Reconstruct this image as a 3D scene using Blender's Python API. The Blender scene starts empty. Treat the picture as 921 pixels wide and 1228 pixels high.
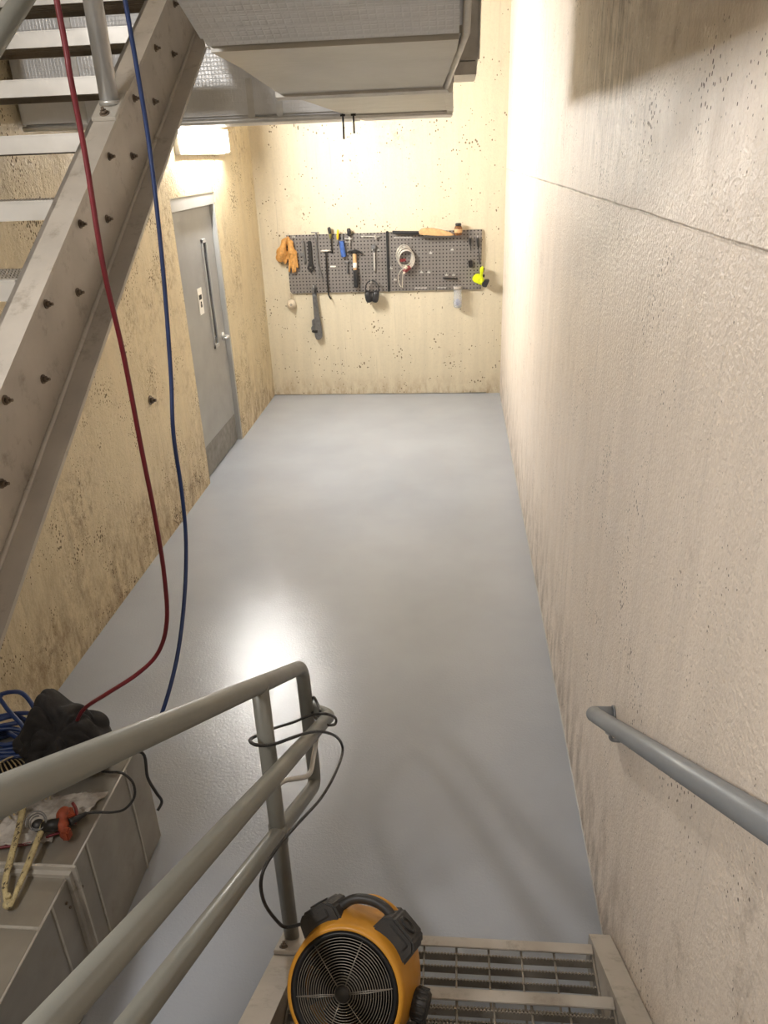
import bpy, bmesh, math, random
from mathutils import Vector, Matrix, noise
random.seed(7)
S = bpy.context.scene
COL = S.collection

# ------------------------------------------------------------------ survey of the photograph
CAM = Vector((0.0, 0.0, 2.45))
FPX = 914.81
RX = Vector((0.99598, 0.082256, -0.035464))      # camera right in world axes
DN = Vector((0.002924, -0.425565, -0.904923))    # camera down
FW = Vector((-0.089528, 0.901182, -0.424094))    # camera forward
XR, XL, YB = 0.518, -2.031, 8.336
def ray(u, v):
    return RX*((u-460.5)/FPX) + DN*((v-614)/FPX) + FW
def on(u, v, ax, val):
    d = ray(u, v)
    return CAM + d*((val-CAM[ax])/d[ax])
def wallpt(u, v, d=0.03):                         # a point d in front of the back wall
    return on(u, v, 1, YB-d)

# ------------------------------------------------------------------ materials
def lin(c):
    c = c/255.0
    return c/12.92 if c <= 0.04045 else ((c+0.055)/1.055)**2.4
def rgb(r, g, b): return (lin(r), lin(g), lin(b), 1)
class NT:
    def __init__(s, name):
        s.m = bpy.data.materials.new(name); s.m.use_nodes = True
        s.t = s.m.node_tree; s.b = s.t.nodes['Principled BSDF']; s._p = None
    def n(s, typ, **kw):
        x = s.t.nodes.new(typ)
        for k, v in kw.items():
            if k in x.inputs.keys(): x.inputs[k].default_value = v
            else: setattr(x, k, v)
        return x
    def l(s, a, b): s.t.links.new(a, b)
    def pos(s):
        if s._p is None: s._p = s.n('ShaderNodeTexCoord').outputs['Object']
        return s._p
    def scaled(s, sx, sy, sz, loc=(0, 0, 0)):
        mp = s.n('ShaderNodeMapping'); s.l(s.pos(), mp.inputs['Vector'])
        mp.inputs['Scale'].default_value = (sx, sy, sz); mp.inputs['Location'].default_value = loc
        return mp.outputs['Vector']
    def noise(s, vec, scale, detail=4, rough=0.55):
        x = s.n('ShaderNodeTexNoise'); s.l(vec, x.inputs['Vector'])
        x.inputs['Scale'].default_value = scale; x.inputs['Detail'].default_value = detail; x.inputs['Roughness'].default_value = rough
        return x.outputs['Fac']
    def vor(s, vec, scale):
        x = s.n('ShaderNodeTexVoronoi'); s.l(vec, x.inputs['Vector']); x.inputs['Scale'].default_value = scale
        return x.outputs['Distance']
    def rng(s, val, a, b, c=0.0, d=1.0):
        x = s.n('ShaderNodeMapRange'); s.l(val, x.inputs[0])
        for i, q in enumerate((a, b, c, d)): x.inputs[i+1].default_value = q
        return x.outputs[0]
    def math(s, op, a, b=None, c=None):
        x = s.n('ShaderNodeMath', operation=op)
        for i, q in enumerate((a, b, c)):
            if q is None: continue
            if isinstance(q, (int, float)): x.inputs[i].default_value = q
            else: s.l(q, x.inputs[i])
        return x.outputs[0]
    def mix(s, fac, a, b):
        x = s.n('ShaderNodeMix', data_type='RGBA')
        if isinstance(fac, (int, float)): x.inputs[0].default_value = fac
        else: s.l(fac, x.inputs[0])
        for i, q in ((6, a), (7, b)):
            if isinstance(q, tuple): x.inputs[i].default_value = q
            else: s.l(q, x.inputs[i])
        return x.outputs[2]
    def bump(s, h, strength, dist, prev=None):
        x = s.n('ShaderNodeBump'); s.l(h, x.inputs['Height'])
        x.inputs['Strength'].default_value = strength; x.inputs['Distance'].default_value = dist
        if prev is not None: s.l(prev, x.inputs['Normal'])
        return x.outputs[0]
    def set(s, **kw):
        for k, v in kw.items():
            i = s.b.inputs[k.replace('_', ' ')]
            if isinstance(v, (int, float, tuple)): i.default_value = v
            else: s.l(v, i)
        return s

def plain(name, col, rough=0.5, metal=0.0, var=0.12, scale=9.0, bump=0.0, dirt=None, **kw):
    t = NT(name)
    f = t.noise(t.pos(), scale, 5)
    dark = tuple(c*(1-2*var) for c in col[:3])+(1,)
    light = tuple(min(1, c*(1+var)) for c in col[:3])+(1,)
    c = t.mix(t.rng(f, 0.3, 0.7), dark, light)
    if dirt:
        c = t.mix(t.rng(t.noise(t.pos(), scale*2.7, 6, .7), 0.55, 0.72, 0, .8), c, dirt)
    r = t.rng(t.noise(t.pos(), scale*1.7, 3), 0.3, 0.7, max(0.03, rough-0.08) if rough < .3 else max(.295, rough-0.08), min(1, rough+0.08))
    t.set(Base_Color=c, Roughness=r, Metallic=metal)
    if bump: t.set(Normal=t.bump(t.noise(t.pos(), scale*8, 4), bump, 0.004))
    for k, v in kw.items(): t.set(**{k: v})
    return t.m

def concrete(name, base, stain, across, stain_lo, pit_n, rough, joint=None, foot=None, grain=1.0, pit_s=.26, peel=70, peel_d=.004):
    """painted board-formed concrete: pits, vertical streaks, brown wear. across = axis running along the wall"""
    t = NT(name)
    st = (9, 9, 0.7)
    streak = t.noise(t.scaled(*st), 1.0, 6, .65)
    big = t.noise(t.pos(), 1.3, 5, .6)
    fine = t.noise(t.pos(), 55, 5, .7)
    c = t.mix(t.rng(streak, .35, .7), base, tuple(x*.88 for x in base[:3])+(1,))
    thin = t.noise(t.scaled(42, 42, .9), 1.0, 4, .6)
    c = t.mix(t.rng(thin, .62, .72, 0, .45), c, tuple(x*.55 for x in base[:3])+(1,))
    c = t.mix(t.rng(fine, .45, .75, 0, .25), c, tuple(x*.62 for x in base[:3])+(1,))
    wear = t.math('MULTIPLY', t.rng(big, stain_lo, stain_lo+.16), t.rng(t.noise(t.pos(), 17, 6, .75), .46, .64))
    c = t.mix(t.math('MULTIPLY', wear, .75), c, stain)
    sep = t.n('ShaderNodeSeparateXYZ'); t.l(t.pos(), sep.inputs[0])
    Z = sep.outputs[2]; A = sep.outputs[across]
    if foot:
        ft = t.math('MULTIPLY', t.rng(Z, 0.0, foot, 1, 0), t.rng(t.noise(t.scaled(6, 6, 2.5), 2.0, 6, .7), .42, .62))
        c = t.mix(t.math('MULTIPLY', ft, .7), c, stain)
    # bug holes
    v = t.vor(t.scaled(1, 1, .8), pit_n)
    size = t.rng(t.noise(t.pos(), 4.2, 3), .42, .72, 0.0, pit_s)
    pit = t.math('GREATER_THAN', t.math('SUBTRACT', size, v), 0.0)
    v2 = t.vor(t.scaled(1, 1, .35, (3, 3, 3)), pit_n*.55)
    pit2 = t.math('GREATER_THAN', t.math('SUBTRACT', t.rng(t.noise(t.pos(), 2.6, 2), .5, .75, 0.0, pit_s*.42), v2), 0.0)
    pits = t.math('MAXIMUM', pit, pit2)
    c = t.mix(t.math('MULTIPLY', pits, .8), c, tuple(x*.30 for x in stain[:3])+(1,))
    h = t.math('ADD', t.math('MULTIPLY', fine, .5*grain), t.math('MULTIPLY', t.noise(t.pos(), 130, 3), .35*grain))
    h = t.math('SUBTRACT', h, t.math('MULTIPLY', pits, .6))
    if joint is not None:
        wob = t.math('ADD', Z, t.math('MULTIPLY', t.noise(t.pos(), 2, 3), .014))
        d = t.math('ABSOLUTE', t.math('SUBTRACT', wob, joint+.007))
        line = t.rng(d, .0015, .005, 1, 0)
        c = t.mix(t.math('MULTIPLY', line, t.rng(t.noise(t.pos(), 6, 3), .35, .6, .05, .5)), c, tuple(x*.45 for x in stain[:3])+(1,))
        h = t.math('SUBTRACT', h, line)
    nb = t.bump(t.noise(t.pos(), peel, 3, .6), .6, peel_d)
    nb = t.bump(h, .55, .006, nb)
    nb = t.bump(streak, .18, .02, nb)
    r = t.rng(t.noise(t.pos(), 14, 4), .3, .7, rough-.08, rough+.12)
    t.set(Base_Color=c, Roughness=t.math('MAXIMUM', r, t.math('MULTIPLY', pits, .9)), Normal=nb)
    return t, c, Z, A

M = {}
M['wall_l'] = concrete('cream_paint_left', rgb(210, 195, 161), rgb(116, 88, 52), 1, .46, 55, .45, foot=.8, grain=1.6, pit_s=.40, peel=42, peel_d=.010)[0].m
M['wall_b'] = concrete('cream_paint_back', rgb(214, 203, 177), rgb(150, 120, 82), 0, .60, 30, .52, foot=.25, pit_s=.33)[0].m
_t, _c, _Z, _A = concrete('cream_paint_right', rgb(228, 215, 201), rgb(112, 92, 70), 1, .60, 62, .385, joint=2.28, foot=.6, pit_s=.27, peel=75, peel_d=.008)
# grey run-down stain high on the right wall
_m = _t.math('MULTIPLY', _t.rng(_A, 2.2, 2.75), _t.rng(_A, 3.1, 3.8, 1, 0))
_m = _t.math('MULTIPLY', _m, _t.rng(_Z, 2.22, 2.62))
_m = _t.math('MULTIPLY', _m, _t.rng(_t.noise(_t.scaled(18, 18, 3.0), 1.6, 6, .8), .40, .62))
_t.set(Base_Color=_t.mix(_t.math('MULTIPLY', _m, .8), _c, rgb(95, 84, 70)))
M['wall_r'] = _t.m
M['grey_concrete'] = plain('grey_concrete', rgb(190, 182, 168), .7, 0, .1, 3, .2)

t = NT('grey_epoxy_floor')
c = t.mix(t.rng(t.noise(t.pos(), 1.4, 4), .35, .65), rgb(157, 162, 170), rgb(165, 170, 178))
c = t.mix(t.rng(t.noise(t.pos(), 34, 6, .8), .72, .78, 0, .5), c, rgb(205, 205, 205))
t.set(Base_Color=c, Roughness=t.rng(t.noise(t.pos(), 3, 5), .3, .7, .14, .22))
nb = t.bump(t.noise(t.pos(), 85, 4, .65), .42, .0028)
nb = t.bump(t.noise(t.pos(), 2.2, 3), .10, .02, nb)
t.set(Normal=nb, Specular_IOR_Level=.55)
M['floor'] = t.m

M['galv'] = plain('aluminium_mill', rgb(186, 181, 172), .42, .25, .10, 6, .05, dirt=rgb(140, 132, 120))
M['alu_dirty'] = plain('aluminium_scuffed', rgb(184, 177, 167), .48, .15, .08, 5, .08, dirt=rgb(142, 132, 119))
M['nosing'] = plain('nosing_plate', rgb(200, 197, 191), .38, .3, .06, 7, .04)
M['tread'] = plain('grating_steel', rgb(146, 138, 126), .45, .2, .12, 10, .05, dirt=rgb(112, 102, 88))
M['bolt'] = plain('rusty_bolt', rgb(118, 104, 90), .55, .3, .2, 40, .1)
M['rail'] = plain('grey_rail_paint', rgb(128, 128, 121), .38, .12, .07, 4, .02, dirt=rgb(128, 126, 119))
M['rail_cool'] = plain('grey_rail_paint_cool', rgb(128, 131, 134), .4, .1, .06, 4, .02)
M['chrome'] = plain('bright_steel', rgb(205, 203, 198), .38, .6, .03, 20)
M['steel'] = plain('tool_steel', rgb(124, 124, 124), .38, .6, .12, 30)
M['silver_pipe'] = plain('galvanized_pipe', rgb(190, 190, 188), .33, .7, .08, 8, .03)
M['dark'] = plain('black_rubber', rgb(34, 34, 36), .55, 0, .2, 30, .05)
M['blackm'] = plain('black_oxide', rgb(48, 46, 45), .42, .4, .2, 30)
M['door'] = plain('grey_door_paint', rgb(150, 150, 148), .40, .1, .04, 3, .01)
M['frame'] = plain('grey_frame_paint', rgb(172, 172, 170), .35, .1, .04, 3, .01)
M['kick'] = plain('scuffed_plate', rgb(128, 124, 117), .45, .3, .15, 12, .05)
M['white'] = plain('white_plastic', rgb(232, 230, 222), .45, 0, .04, 20)
M['ink'] = plain('black_ink', rgb(20, 20, 20), .6, 0, .05, 20)
M['glass_dark'] = plain('wired_glass', rgb(70, 74, 80), .12, .2, .1, 10)
M['leather'] = plain('tan_leather', rgb(196, 144, 78), .7, 0, .16, 40, .15)
M['wood'] = plain('pale_wood', rgb(206, 166, 116), .6, 0, .15, 25, .1)
M['yellow'] = plain('yellow_plastic', rgb(225, 190, 40), .4, 0, .06, 20)
M['blue'] = plain('blue_plastic', rgb(58, 92, 158), .45, 0, .12, 30)
M['olive'] = plain('olive_plastic', rgb(126, 118, 50), .45, 0, .12, 30)
M['neon'] = plain('neon_yellow_plastic', rgb(214, 226, 28), .4, 0, .05, 20)
M['amber'] = plain('amber_glaze', rgb(120, 78, 44), .25, 0, .2, 30)
M['red_dark'] = plain('dark_red_plastic', rgb(120, 44, 44), .45, 0, .15, 30)
M['wire'] = plain('pale_wire', rgb(196, 190, 178), .4, .4, .1, 30)
M['cream_wire'] = plain('cream_wire', rgb(190, 174, 136), .5, .2, .12, 30)
M['red_hose'] = plain('red_hose_rubber', rgb(112, 30, 40), .42, 0, .1, 20)
M['blue_hose'] = plain('blue_hose_rubber', rgb(30, 54, 104), .42, 0, .12, 20)
M['cord'] = plain('black_cord', rgb(40, 39, 38), .5, 0, .1, 30)
M['cloth'] = plain('black_canvas', rgb(38, 36, 36), .85, 0, .2, 18, .25)
M['sheet'] = plain('galvanized_sheet', rgb(160, 154, 143), .42, .55, .12, 3.5, .04, dirt=rgb(142, 134, 120))
M['orange'] = plain('orange_housing', rgb(150, 66, 38), .6, 0, .22, 30, .1, dirt=rgb(96, 60, 44))
M['worn_cream'] = plain('paint_spattered_cream', rgb(178, 164, 122), .65, 0, .15, 22, .2)
M['fan_yellow'] = plain('fan_yellow', rgb(202, 142, 44), .45, 0, .06, 9, .04)
M['fan_black'] = plain('fan_black', rgb(52, 50, 48), .5, 0, .15, 22, .08)
M['fan_deep'] = plain('fan_blade_black', rgb(22, 22, 23), .5, 0, .15, 22)
M['fan_wire'] = plain('fan_guard_wire', rgb(150, 144, 134), .4, .5, .08, 22)
M['mask'] = plain('white_fibre', rgb(206, 194, 172), .85, 0, .06, 30, .1)

t = NT('paint_spattered_cream')
c = t.mix(t.rng(t.noise(t.pos(), 60, 5, .7), .3, .7), rgb(150, 136, 100), rgb(196, 180, 134))
t.set(Base_Color=t.mix(t.rng(t.noise(t.scaled(1, .5, 1), 48, 5, .8), .53, .60), c, rgb(60, 50, 40)), Roughness=.65)
M['worn_cream'] = t.m
t = NT('foil_facing')                                    # scrim reinforced foil on the ducts
w1 = t.n('ShaderNodeTexBrick'); t.l(t.scaled(26, 26, 26), w1.inputs['Vector'])
for k, v in (('Scale', 1.0), ('Mortar Size', .06), ('Brick Width', 1.0), ('Row Height', .5), ('Mortar Smooth', .6)): w1.inputs[k].default_value = v
sp = t.n('ShaderNodeSeparateXYZ'); t.l(t.pos(), sp.inputs[0])
def ridges(t, axis, pitch):
    f = t.math('FRACT', t.math('DIVIDE', t.math('ADD', axis, 50.0), pitch))
    return t.rng(t.math('ABSOLUTE', t.math('SUBTRACT', f, .5)), .32, .5, 0, 1)
g = t.math('MAXIMUM', ridges(t, sp.outputs[0], .016), t.math('MAXIMUM', ridges(t, sp.outputs[2], .016), ridges(t, sp.outputs[1], .016)))
for nd in [w1]: t.t.nodes.remove(nd)
crk = t.noise(t.pos(), 5, 5, .65)
t.set(Base_Color=t.mix(t.rng(crk, .3, .7), rgb(206, 206, 205), rgb(224, 224, 223)), Metallic=.22,
      Roughness=t.rng(t.noise(t.pos(), 9, 3), .3, .7, .30, .40),
      Normal=t.bump(crk, .25, .03, t.bump(g, .25, .0025)))
M['foil'] = t.m
t = NT('smooth_foil')
crk = t.noise(t.pos(), 4, 5, .6)
t.set(Base_Color=t.mix(t.rng(crk, .3, .7), rgb(188, 186, 180), rgb(206, 204, 198)), Metallic=.5, Roughness=.36, Normal=t.bump(crk, .2, .03))
M['foil_s'] = t.m
M['tape'] = plain('silver_tape', rgb(208, 206, 200), .38, .3, .06, 20, .25)

t = NT('pegboard_steel')                                 # punched sheet: dark holes on a 35 mm grid
sp = t.n('ShaderNodeSeparateXYZ'); t.l(t.pos(), sp.inputs[0])
P = .0355
def cen(ax): return t.math('SUBTRACT', t.math('FRACT', t.math('DIVIDE', t.math('ADD', ax, 30.0), P)), .5)
hx, hz = cen(sp.outputs[0]), cen(sp.outputs[2])
dd = t.math('SQRT', t.math('ADD', t.math('MULTIPLY', hx, hx), t.math('MULTIPLY', hz, hz)))
hole = t.rng(dd, .17, .22, 1, 0)
c = t.mix(t.rng(t.noise(t.pos(), 5, 4), .3, .7), rgb(122, 117, 113), rgb(134, 129, 125))
t.set(Base_Color=t.mix(hole, c, rgb(34, 31, 30)), Metallic=.25, Roughness=t.rng(hole, 0, 1, .33, .9), Normal=t.bump(t.math('SUBTRACT', 1.0, hole), .4, .004))
M['peg'] = t.m

t = NT('clear_plastic')
t.set(Base_Color=(.9, .92, .95, 1), Roughness=.15, Transmission_Weight=.75, IOR=1.3, Alpha=.7)
M['clear'] = t.m
t = NT('plastic_film')
t.set(Base_Color=t.mix(t.rng(t.noise(t.pos(), 14, 4), .4, .6), rgb(222, 216, 208), rgb(176, 168, 158)), Roughness=.25, Transmission_Weight=.35, IOR=1.2)
M['film'] = t.m
t = NT('lamp_diffuser'); t.set(Base_Color=(1, 1, 1, 1), Emission_Color=(1.0, .975, .93, 1), Emission_Strength=255.0)
M['lamp'] = t.m

# ------------------------------------------------------------------ mesh helpers (all in world coordinates)
def B(): return bmesh.new()
def quad_box(bm, lo, hi, bev=0.0):
    r = bmesh.ops.create_cube(bm, size=1.0)
    vs = r['verts']
    for v in vs:
        v.co = Vector([lo[i] + (v.co[i]+.5)*(hi[i]-lo[i]) for i in range(3)])
    if bev:
        es = list({e for v in vs for e in v.link_edges})
        bmesh.ops.bevel(bm, geom=es, offset=bev, segments=2, affect='EDGES')
    return bm
def obox(bm, c, ax, ay, az, h, bev=0.0):
    """oriented box: centre, three axes, half sizes"""
    vs = bmesh.ops.create_cube(bm, size=2.0)['verts']
    for v in vs: v.co = c + ax*(v.co.x*h[0]) + ay*(v.co.y*h[1]) + az*(v.co.z*h[2])
    if bev:
        bmesh.ops.bevel(bm, geom=list({e for v in vs for e in v.link_edges}), offset=bev, segments=2, affect='EDGES')
    return bm
def prism(bm, pts, off, bev=0.0):
    """closed polygon (Vectors) extruded by vector off"""
    a = [bm.verts.new(p) for p in pts]; b = [bm.verts.new(p+off) for p in pts]
    n = len(pts); fs = [bm.faces.new(a), bm.faces.new(b[::-1])]
    for i in range(n): fs.append(bm.faces.new((a[i], b[i], b[(i+1) % n], a[(i+1) % n])))
    bmesh.ops.recalc_face_normals(bm, faces=fs)
    if bev: bmesh.ops.bevel(bm, geom=list({e for f in fs for e in f.edges}), offset=bev, segments=2, affect='EDGES')
    return bm
def smooth_path(pts, k=6, closed=False):
    pts = [Vector(p) for p in pts]; n = len(pts); out = []
    rngi = range(n) if closed else range(n-1)
    for i in rngi:
        if closed: p0, p1, p2, p3 = pts[(i-1) % n], pts[i], pts[(i+1) % n], pts[(i+2) % n]
        else: p0, p1, p2, p3 = pts[max(i-1, 0)], pts[i], pts[i+1], pts[min(i+2, n-1)]
        for j in range(k):
            t = j/k
            out.append(.5*((2*p1)+(p2-p0)*t+(2*p0-5*p1+4*p2-p3)*t*t+(3*p1-p0-3*p2+p3)*t**3))
    if not closed: out.append(pts[-1])
    return out
def fillet(pts, r, k=6):
    pts = [Vector(p) for p in pts]; out = [pts[0]]
    for i in range(1, len(pts)-1):
        a, b, c = pts[i-1], pts[i], pts[i+1]
        d1, d2 = (a-b), (c-b); q = min(r, d1.length*.45, d2.length*.45)
        p, s = b+d1.normalized()*q, b+d2.normalized()*q
        for j in range(k+1):
            t = j/k; out.append(p*(1-t)**2+b*2*t*(1-t)+s*t*t)
    return out+[pts[-1]]
def tube(bm, pts, r, n=12, closed=False, caps=True, flat=1.0):
    pts = [Vector(p) for p in pts]; m = len(pts)
    rs = r if isinstance(r, (list, tuple)) else [r]*m
    rings = []; prev = None
    for i, p in enumerate(pts):
        a = pts[(i-1) % m] if (closed or i) else pts[i]
        b = pts[(i+1) % m] if (closed or i < m-1) else pts[i]
        t = (b-a).normalized()
        if prev is None:
            q = Vector((0, 0, 1)) if abs(t.z) < .9 else Vector((1, 0, 0))
            u = t.cross(q).normalized()
        else:
            u = (prev - t*prev.dot(t)).normalized()
        prev = u; w = t.cross(u)
        rings.append([bm.verts.new(p+(u*math.cos(2*math.pi*k/n)+w*math.sin(2*math.pi*k/n)*flat)*rs[i]) for k in range(n)])
    fs = []
    for i in range(m if closed else m-1):
        A_, B_ = rings[i], rings[(i+1) % m]
        for k in range(n): fs.append(bm.faces.new((A_[k], A_[(k+1) % n], B_[(k+1) % n], B_[k])))
    if caps and not closed:
        fs.append(bm.faces.new(rings[0][::-1])); fs.append(bm.faces.new(rings[-1]))
    bmesh.ops.recalc_face_normals(bm, faces=fs)
    for f in fs: f.smooth = True
    return bm
def ring(bm, c, ax, r, prof, n=48):
    """lathe: prof = [(radius, height along axis)], closed profile if first==last"""
    ax = Vector(ax).normalized(); q = Vector((0, 0, 1)) if abs(ax.z) < .9 else Vector((1, 0, 0))
    u = ax.cross(q).normalized(); w = ax.cross(u)
    rows = [[bm.verts.new(c+ax*h+(u*math.cos(2*math.pi*k/n)+w*math.sin(2*math.pi*k/n))*rr) for k in range(n)] for rr, h in prof]
    fs = []
    for a, b in zip(rows[:-1], rows[1:]):
        for k in range(n): fs.append(bm.faces.new((a[k], a[(k+1) % n], b[(k+1) % n], b[k])))
    for f in fs: f.smooth = True
    if prof[0] != prof[-1]:
        if prof[0][0] > 1e-4: fs.append(bm.faces.new(rows[0][::-1]))
        if prof[-1][0] > 1e-4: fs.append(bm.faces.new(rows[-1]))
    bmesh.ops.remove_doubles(bm, verts=[v for r_ in rows for v in r_], dist=1e-5)
    bmesh.ops.recalc_face_normals(bm, faces=[f for f in fs if f.is_valid])
    return bm
def ellipsoid(bm, c, r, seg=16, rot=None):
    vs = bmesh.ops.create_uvsphere(bm, u_segments=seg, v_segments=seg*2//3, radius=1)['verts']
    for v in vs:
        p = Vector((v.co.x*r[0], v.co.y*r[1], v.co.z*r[2]))
        v.co = Vector(c)+(rot @ p if rot else p)
    for f in {f for v in vs for f in v.link_faces}: f.smooth = True
    return bm
def hexbolt(bm, c, ax, r, h):
    ring(bm, c, ax, r, [(r*1.45, 0), (r*1.45, h*.2)], 14)
    ring(bm, c, ax, r, [(r, h*.2), (r, h*.75), (r*.8, h*.8)], 6)
    ring(bm, c, ax, r, [(r*.5, h*.8), (r*.5, h*1.4)], 8)
    return bm

# ------------------------------------------------------------------ object helpers
def mesh_of(name, bm, off):
    for v in bm.verts: v.co -= off
    me = bpy.data.meshes.new(name); bm.to_mesh(me); bm.free()
    return me
def link(name, me, mat, parent=None):
    o = bpy.data.objects.new(name, me); COL.objects.link(o)
    if mat: me.materials.append(M[mat] if isinstance(mat, str) else mat)
    if parent: o.parent = parent
    return o
def struct(name, bm, mat):
    o = link(name, mesh_of(name, bm, Vector()), mat); o['kind'] = 'structure'; return o
def thing(name, label, cat, loc, group=None):
    o = bpy.data.objects.new(name, None); COL.objects.link(o)
    o.location = loc; o['label'] = label; o['category'] = cat
    o.empty_display_size = .1
    if group: o['group'] = group
    return o
def root_loc(o):
    while o.parent: o = o.parent
    return Vector(o.location)
def part(name, bm, mat, parent, label=None):
    o = link(name, mesh_of(name, bm, root_loc(parent)), mat, parent)
    if label: o['label'] = label
    return o
def single(name, bm, mat, label, cat, group=None):
    """a thing that is one mesh; its origin at the bottom centre of its bounds"""
    lo = Vector([min(v.co[i] for v in bm.verts) for i in range(3)]); hi = Vector([max(v.co[i] for v in bm.verts) for i in range(3)])
    loc = Vector(((lo.x+hi.x)/2, (lo.y+hi.y)/2, lo.z))
    o = link(name, mesh_of(name, bm, loc), mat); o.location = loc
    o['label'] = label; o['category'] = cat
    if group: o['group'] = group
    return o
def remesh(o, vox, smooth=3):
    md = o.modifiers.new('r', 'REMESH'); md.mode = 'VOXEL'; md.voxel_size = vox
    s = o.modifiers.new('s', 'SMOOTH'); s.iterations = smooth; s.factor = .5
    dg = bpy.context.evaluated_depsgraph_get(); me = bpy.data.meshes.new_from_object(o.evaluated_get(dg))
    old = o.data; o.modifiers.clear(); o.data = me
    if not me.materials and old.materials: me.materials.append(old.materials[0])
    for p in me.polygons: p.use_smooth = True
    return o

# ================================================================== THE SETTING
YF, ZC = -3.2, 5.4                                       # wall behind the camera, ceiling
struct('floor', quad_box(B(), (XL-.3, YF-.3, -.2), (XR+.3, YB+.3, 0)), 'floor')
struct('ceiling', quad_box(B(), (XL-.3, YF-.3, ZC), (XR+.3, YB+.3, ZC+.2)), 'grey_concrete')
struct('wall_right', quad_box(B(), (XR, YF-.2, 0), (XR+.2, YB+.2, ZC)), 'wall_r')
struct('wall_back', quad_box(B(), (XL, YB, 0), (XR, YB+.2, ZC)), 'wall_b')
struct('wall_front', quad_box(B(), (XL, YF-.2, 0), (XR, YF, ZC)), 'wall_l')
DY0, DY1, DZ = 5.77, 6.88, 2.215                         # door opening in the left wall
bm = B()
quad_box(bm, (XL-.2, YF-.2, 0), (XL, DY0, ZC)); quad_box(bm, (XL-.2, DY1, 0), (XL, YB+.2, ZC)); quad_box(bm, (XL-.2, DY0, DZ), (XL, DY1, ZC))
struct('wall_left', bm, 'wall_l')
# thin caulked edge of floor paint along the walls
bm = B(); tube(bm, smooth_path([(XR-.001, y*.5, .002+.002*math.sin(y*3.1)) for y in range(-5, 17)], 3), .003, 6); struct('trim_1', bm, 'frame')
bm = B(); tube(bm, smooth_path([(x*.2+XL, YB-.001, .004+.003*math.sin(x*2.3)) for x in range(0, 13)], 3), .005, 6); struct('trim_2', bm, 'kick')

# door
door = bpy.data.objects.new('door_1', None); COL.objects.link(door); door.location = (XL, (DY0+DY1)/2, 0); door['kind'] = 'structure'
bm = B(); quad_box(bm, (XL-.085, DY0+.035, .012), (XL-.04, DY1-.04, 2.115), .003); leaf = part('door_leaf', bm, 'door', door)
bm = B()
quad_box(bm, (XL-.12, DY0, 2.12), (XL-.004, DY1, DZ), .004); quad_box(bm, (XL-.12, DY0, 0), (XL-.02, DY0+.03, 2.12), .003); quad_box(bm, (XL-.12, DY1-.032, 0), (XL-.003, DY1, 2.12), .003)
quad_box(bm, (XL-.2, DY0+.03, 0), (XL-.12, DY1-.03, 2.12))
part('door_frame', bm, 'frame', door)
FX = XL-.04
bm = B()                                                  # narrow vision panel kit
y0, y1, z0, z1 = 6.47, 6.60, .97, 1.87
for a, b in (((y0, z0), (y0+.02, z1)), ((y1-.02, z0), (y1, z1)), ((y0, z0), (y1, z0+.03)), ((y0, z1-.03), (y1, z1))):
    quad_box(bm, (FX-.002, a[0], a[1]), (FX+.014, b[0], b[1]), .002)
vl = part('vision_panel', bm, 'frame', door)
bm = B(); quad_box(bm, (FX-.001, y0+.02, z0+.03), (FX+.004, y1-.02, z1-.03)); part('glass_pane', bm, 'glass_dark', vl)
bm = B(); quad_box(bm, (FX-.001, DY0+.06, .015), (FX+.003, DY1-.07, .27)); part('kick_plate', bm, 'kick', door)
bm = B()
c = Vector((FX, 6.755, 1.02)); ring(bm, c, (1, 0, 0), .03, [(.034, 0), (.034, .012), (.028, .018)], 20)
tube(bm, fillet([c, c+Vector((.06, 0, 0)), c+Vector((.06, -.12, .004))], .025), .010, 10)
part('lever_handle', bm, 'chrome', door)
bm = B()
for z in (.3, 1.05, 1.8): tube(bm, [(FX+.006, DY0+.033, z), (FX+.006, DY0+.033, z+.11)], .008, 8)
part('hinge', bm, 'steel', door)
# white notice on the door
t_ = thing('door_sign', 'small white notice with black marks stuck on the grey steel door', 'sign', (FX, 6.27, 1.30))
bm = B(); quad_box(bm, (FX, 6.215, 1.305), (FX+.004, 6.325, 1.515), .001); part('plate', bm, 'white', t_)
bm = B(); quad_box(bm, (FX+.004, 6.237, 1.425), (FX+.0055, 6.303, 1.462)); quad_box(bm, (FX+.004, 6.262, 1.39), (FX+.0055, 6.285, 1.408)); quad_box(bm, (FX+.004, 6.257, 1.362), (FX+.0055, 6.29, 1.388)); part('printed_mark', bm, 'ink', t_)

# wall strip light over the door
wl = thing('wall_light', 'bright white strip light on the left wall above the grey door', 'lamp', (XL, 6.62, 2.50))
bm = B(); quad_box(bm, (XL, 6.02, 2.50), (XL+.045, 7.22, 2.70), .006); part('housing', bm, 'white', wl)
bm = B()
quad_box(bm, (XL+.045, 7.195, 2.515), (XL+.092, 7.22, 2.69), .004)
part('end_cap', bm, 'white', wl)  # opaque block added at the far end only, keeps light off the back wall
bm = B(); quad_box(bm, (XL+.045, 6.03, 2.525), (XL+.085, 7.19, 2.68), .018); part('diffuser', bm, 'lamp', wl)

# anchor bolt in left wall
c = on(180, 480, 0, XL); bm = B(); hexbolt(bm, c, (1, 0, 0), .022, .03)
single('anchor_bolt', bm, 'bolt', 'single rusty anchor bolt set in the cream left wall between the stair and the door', 'bolt')

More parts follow.
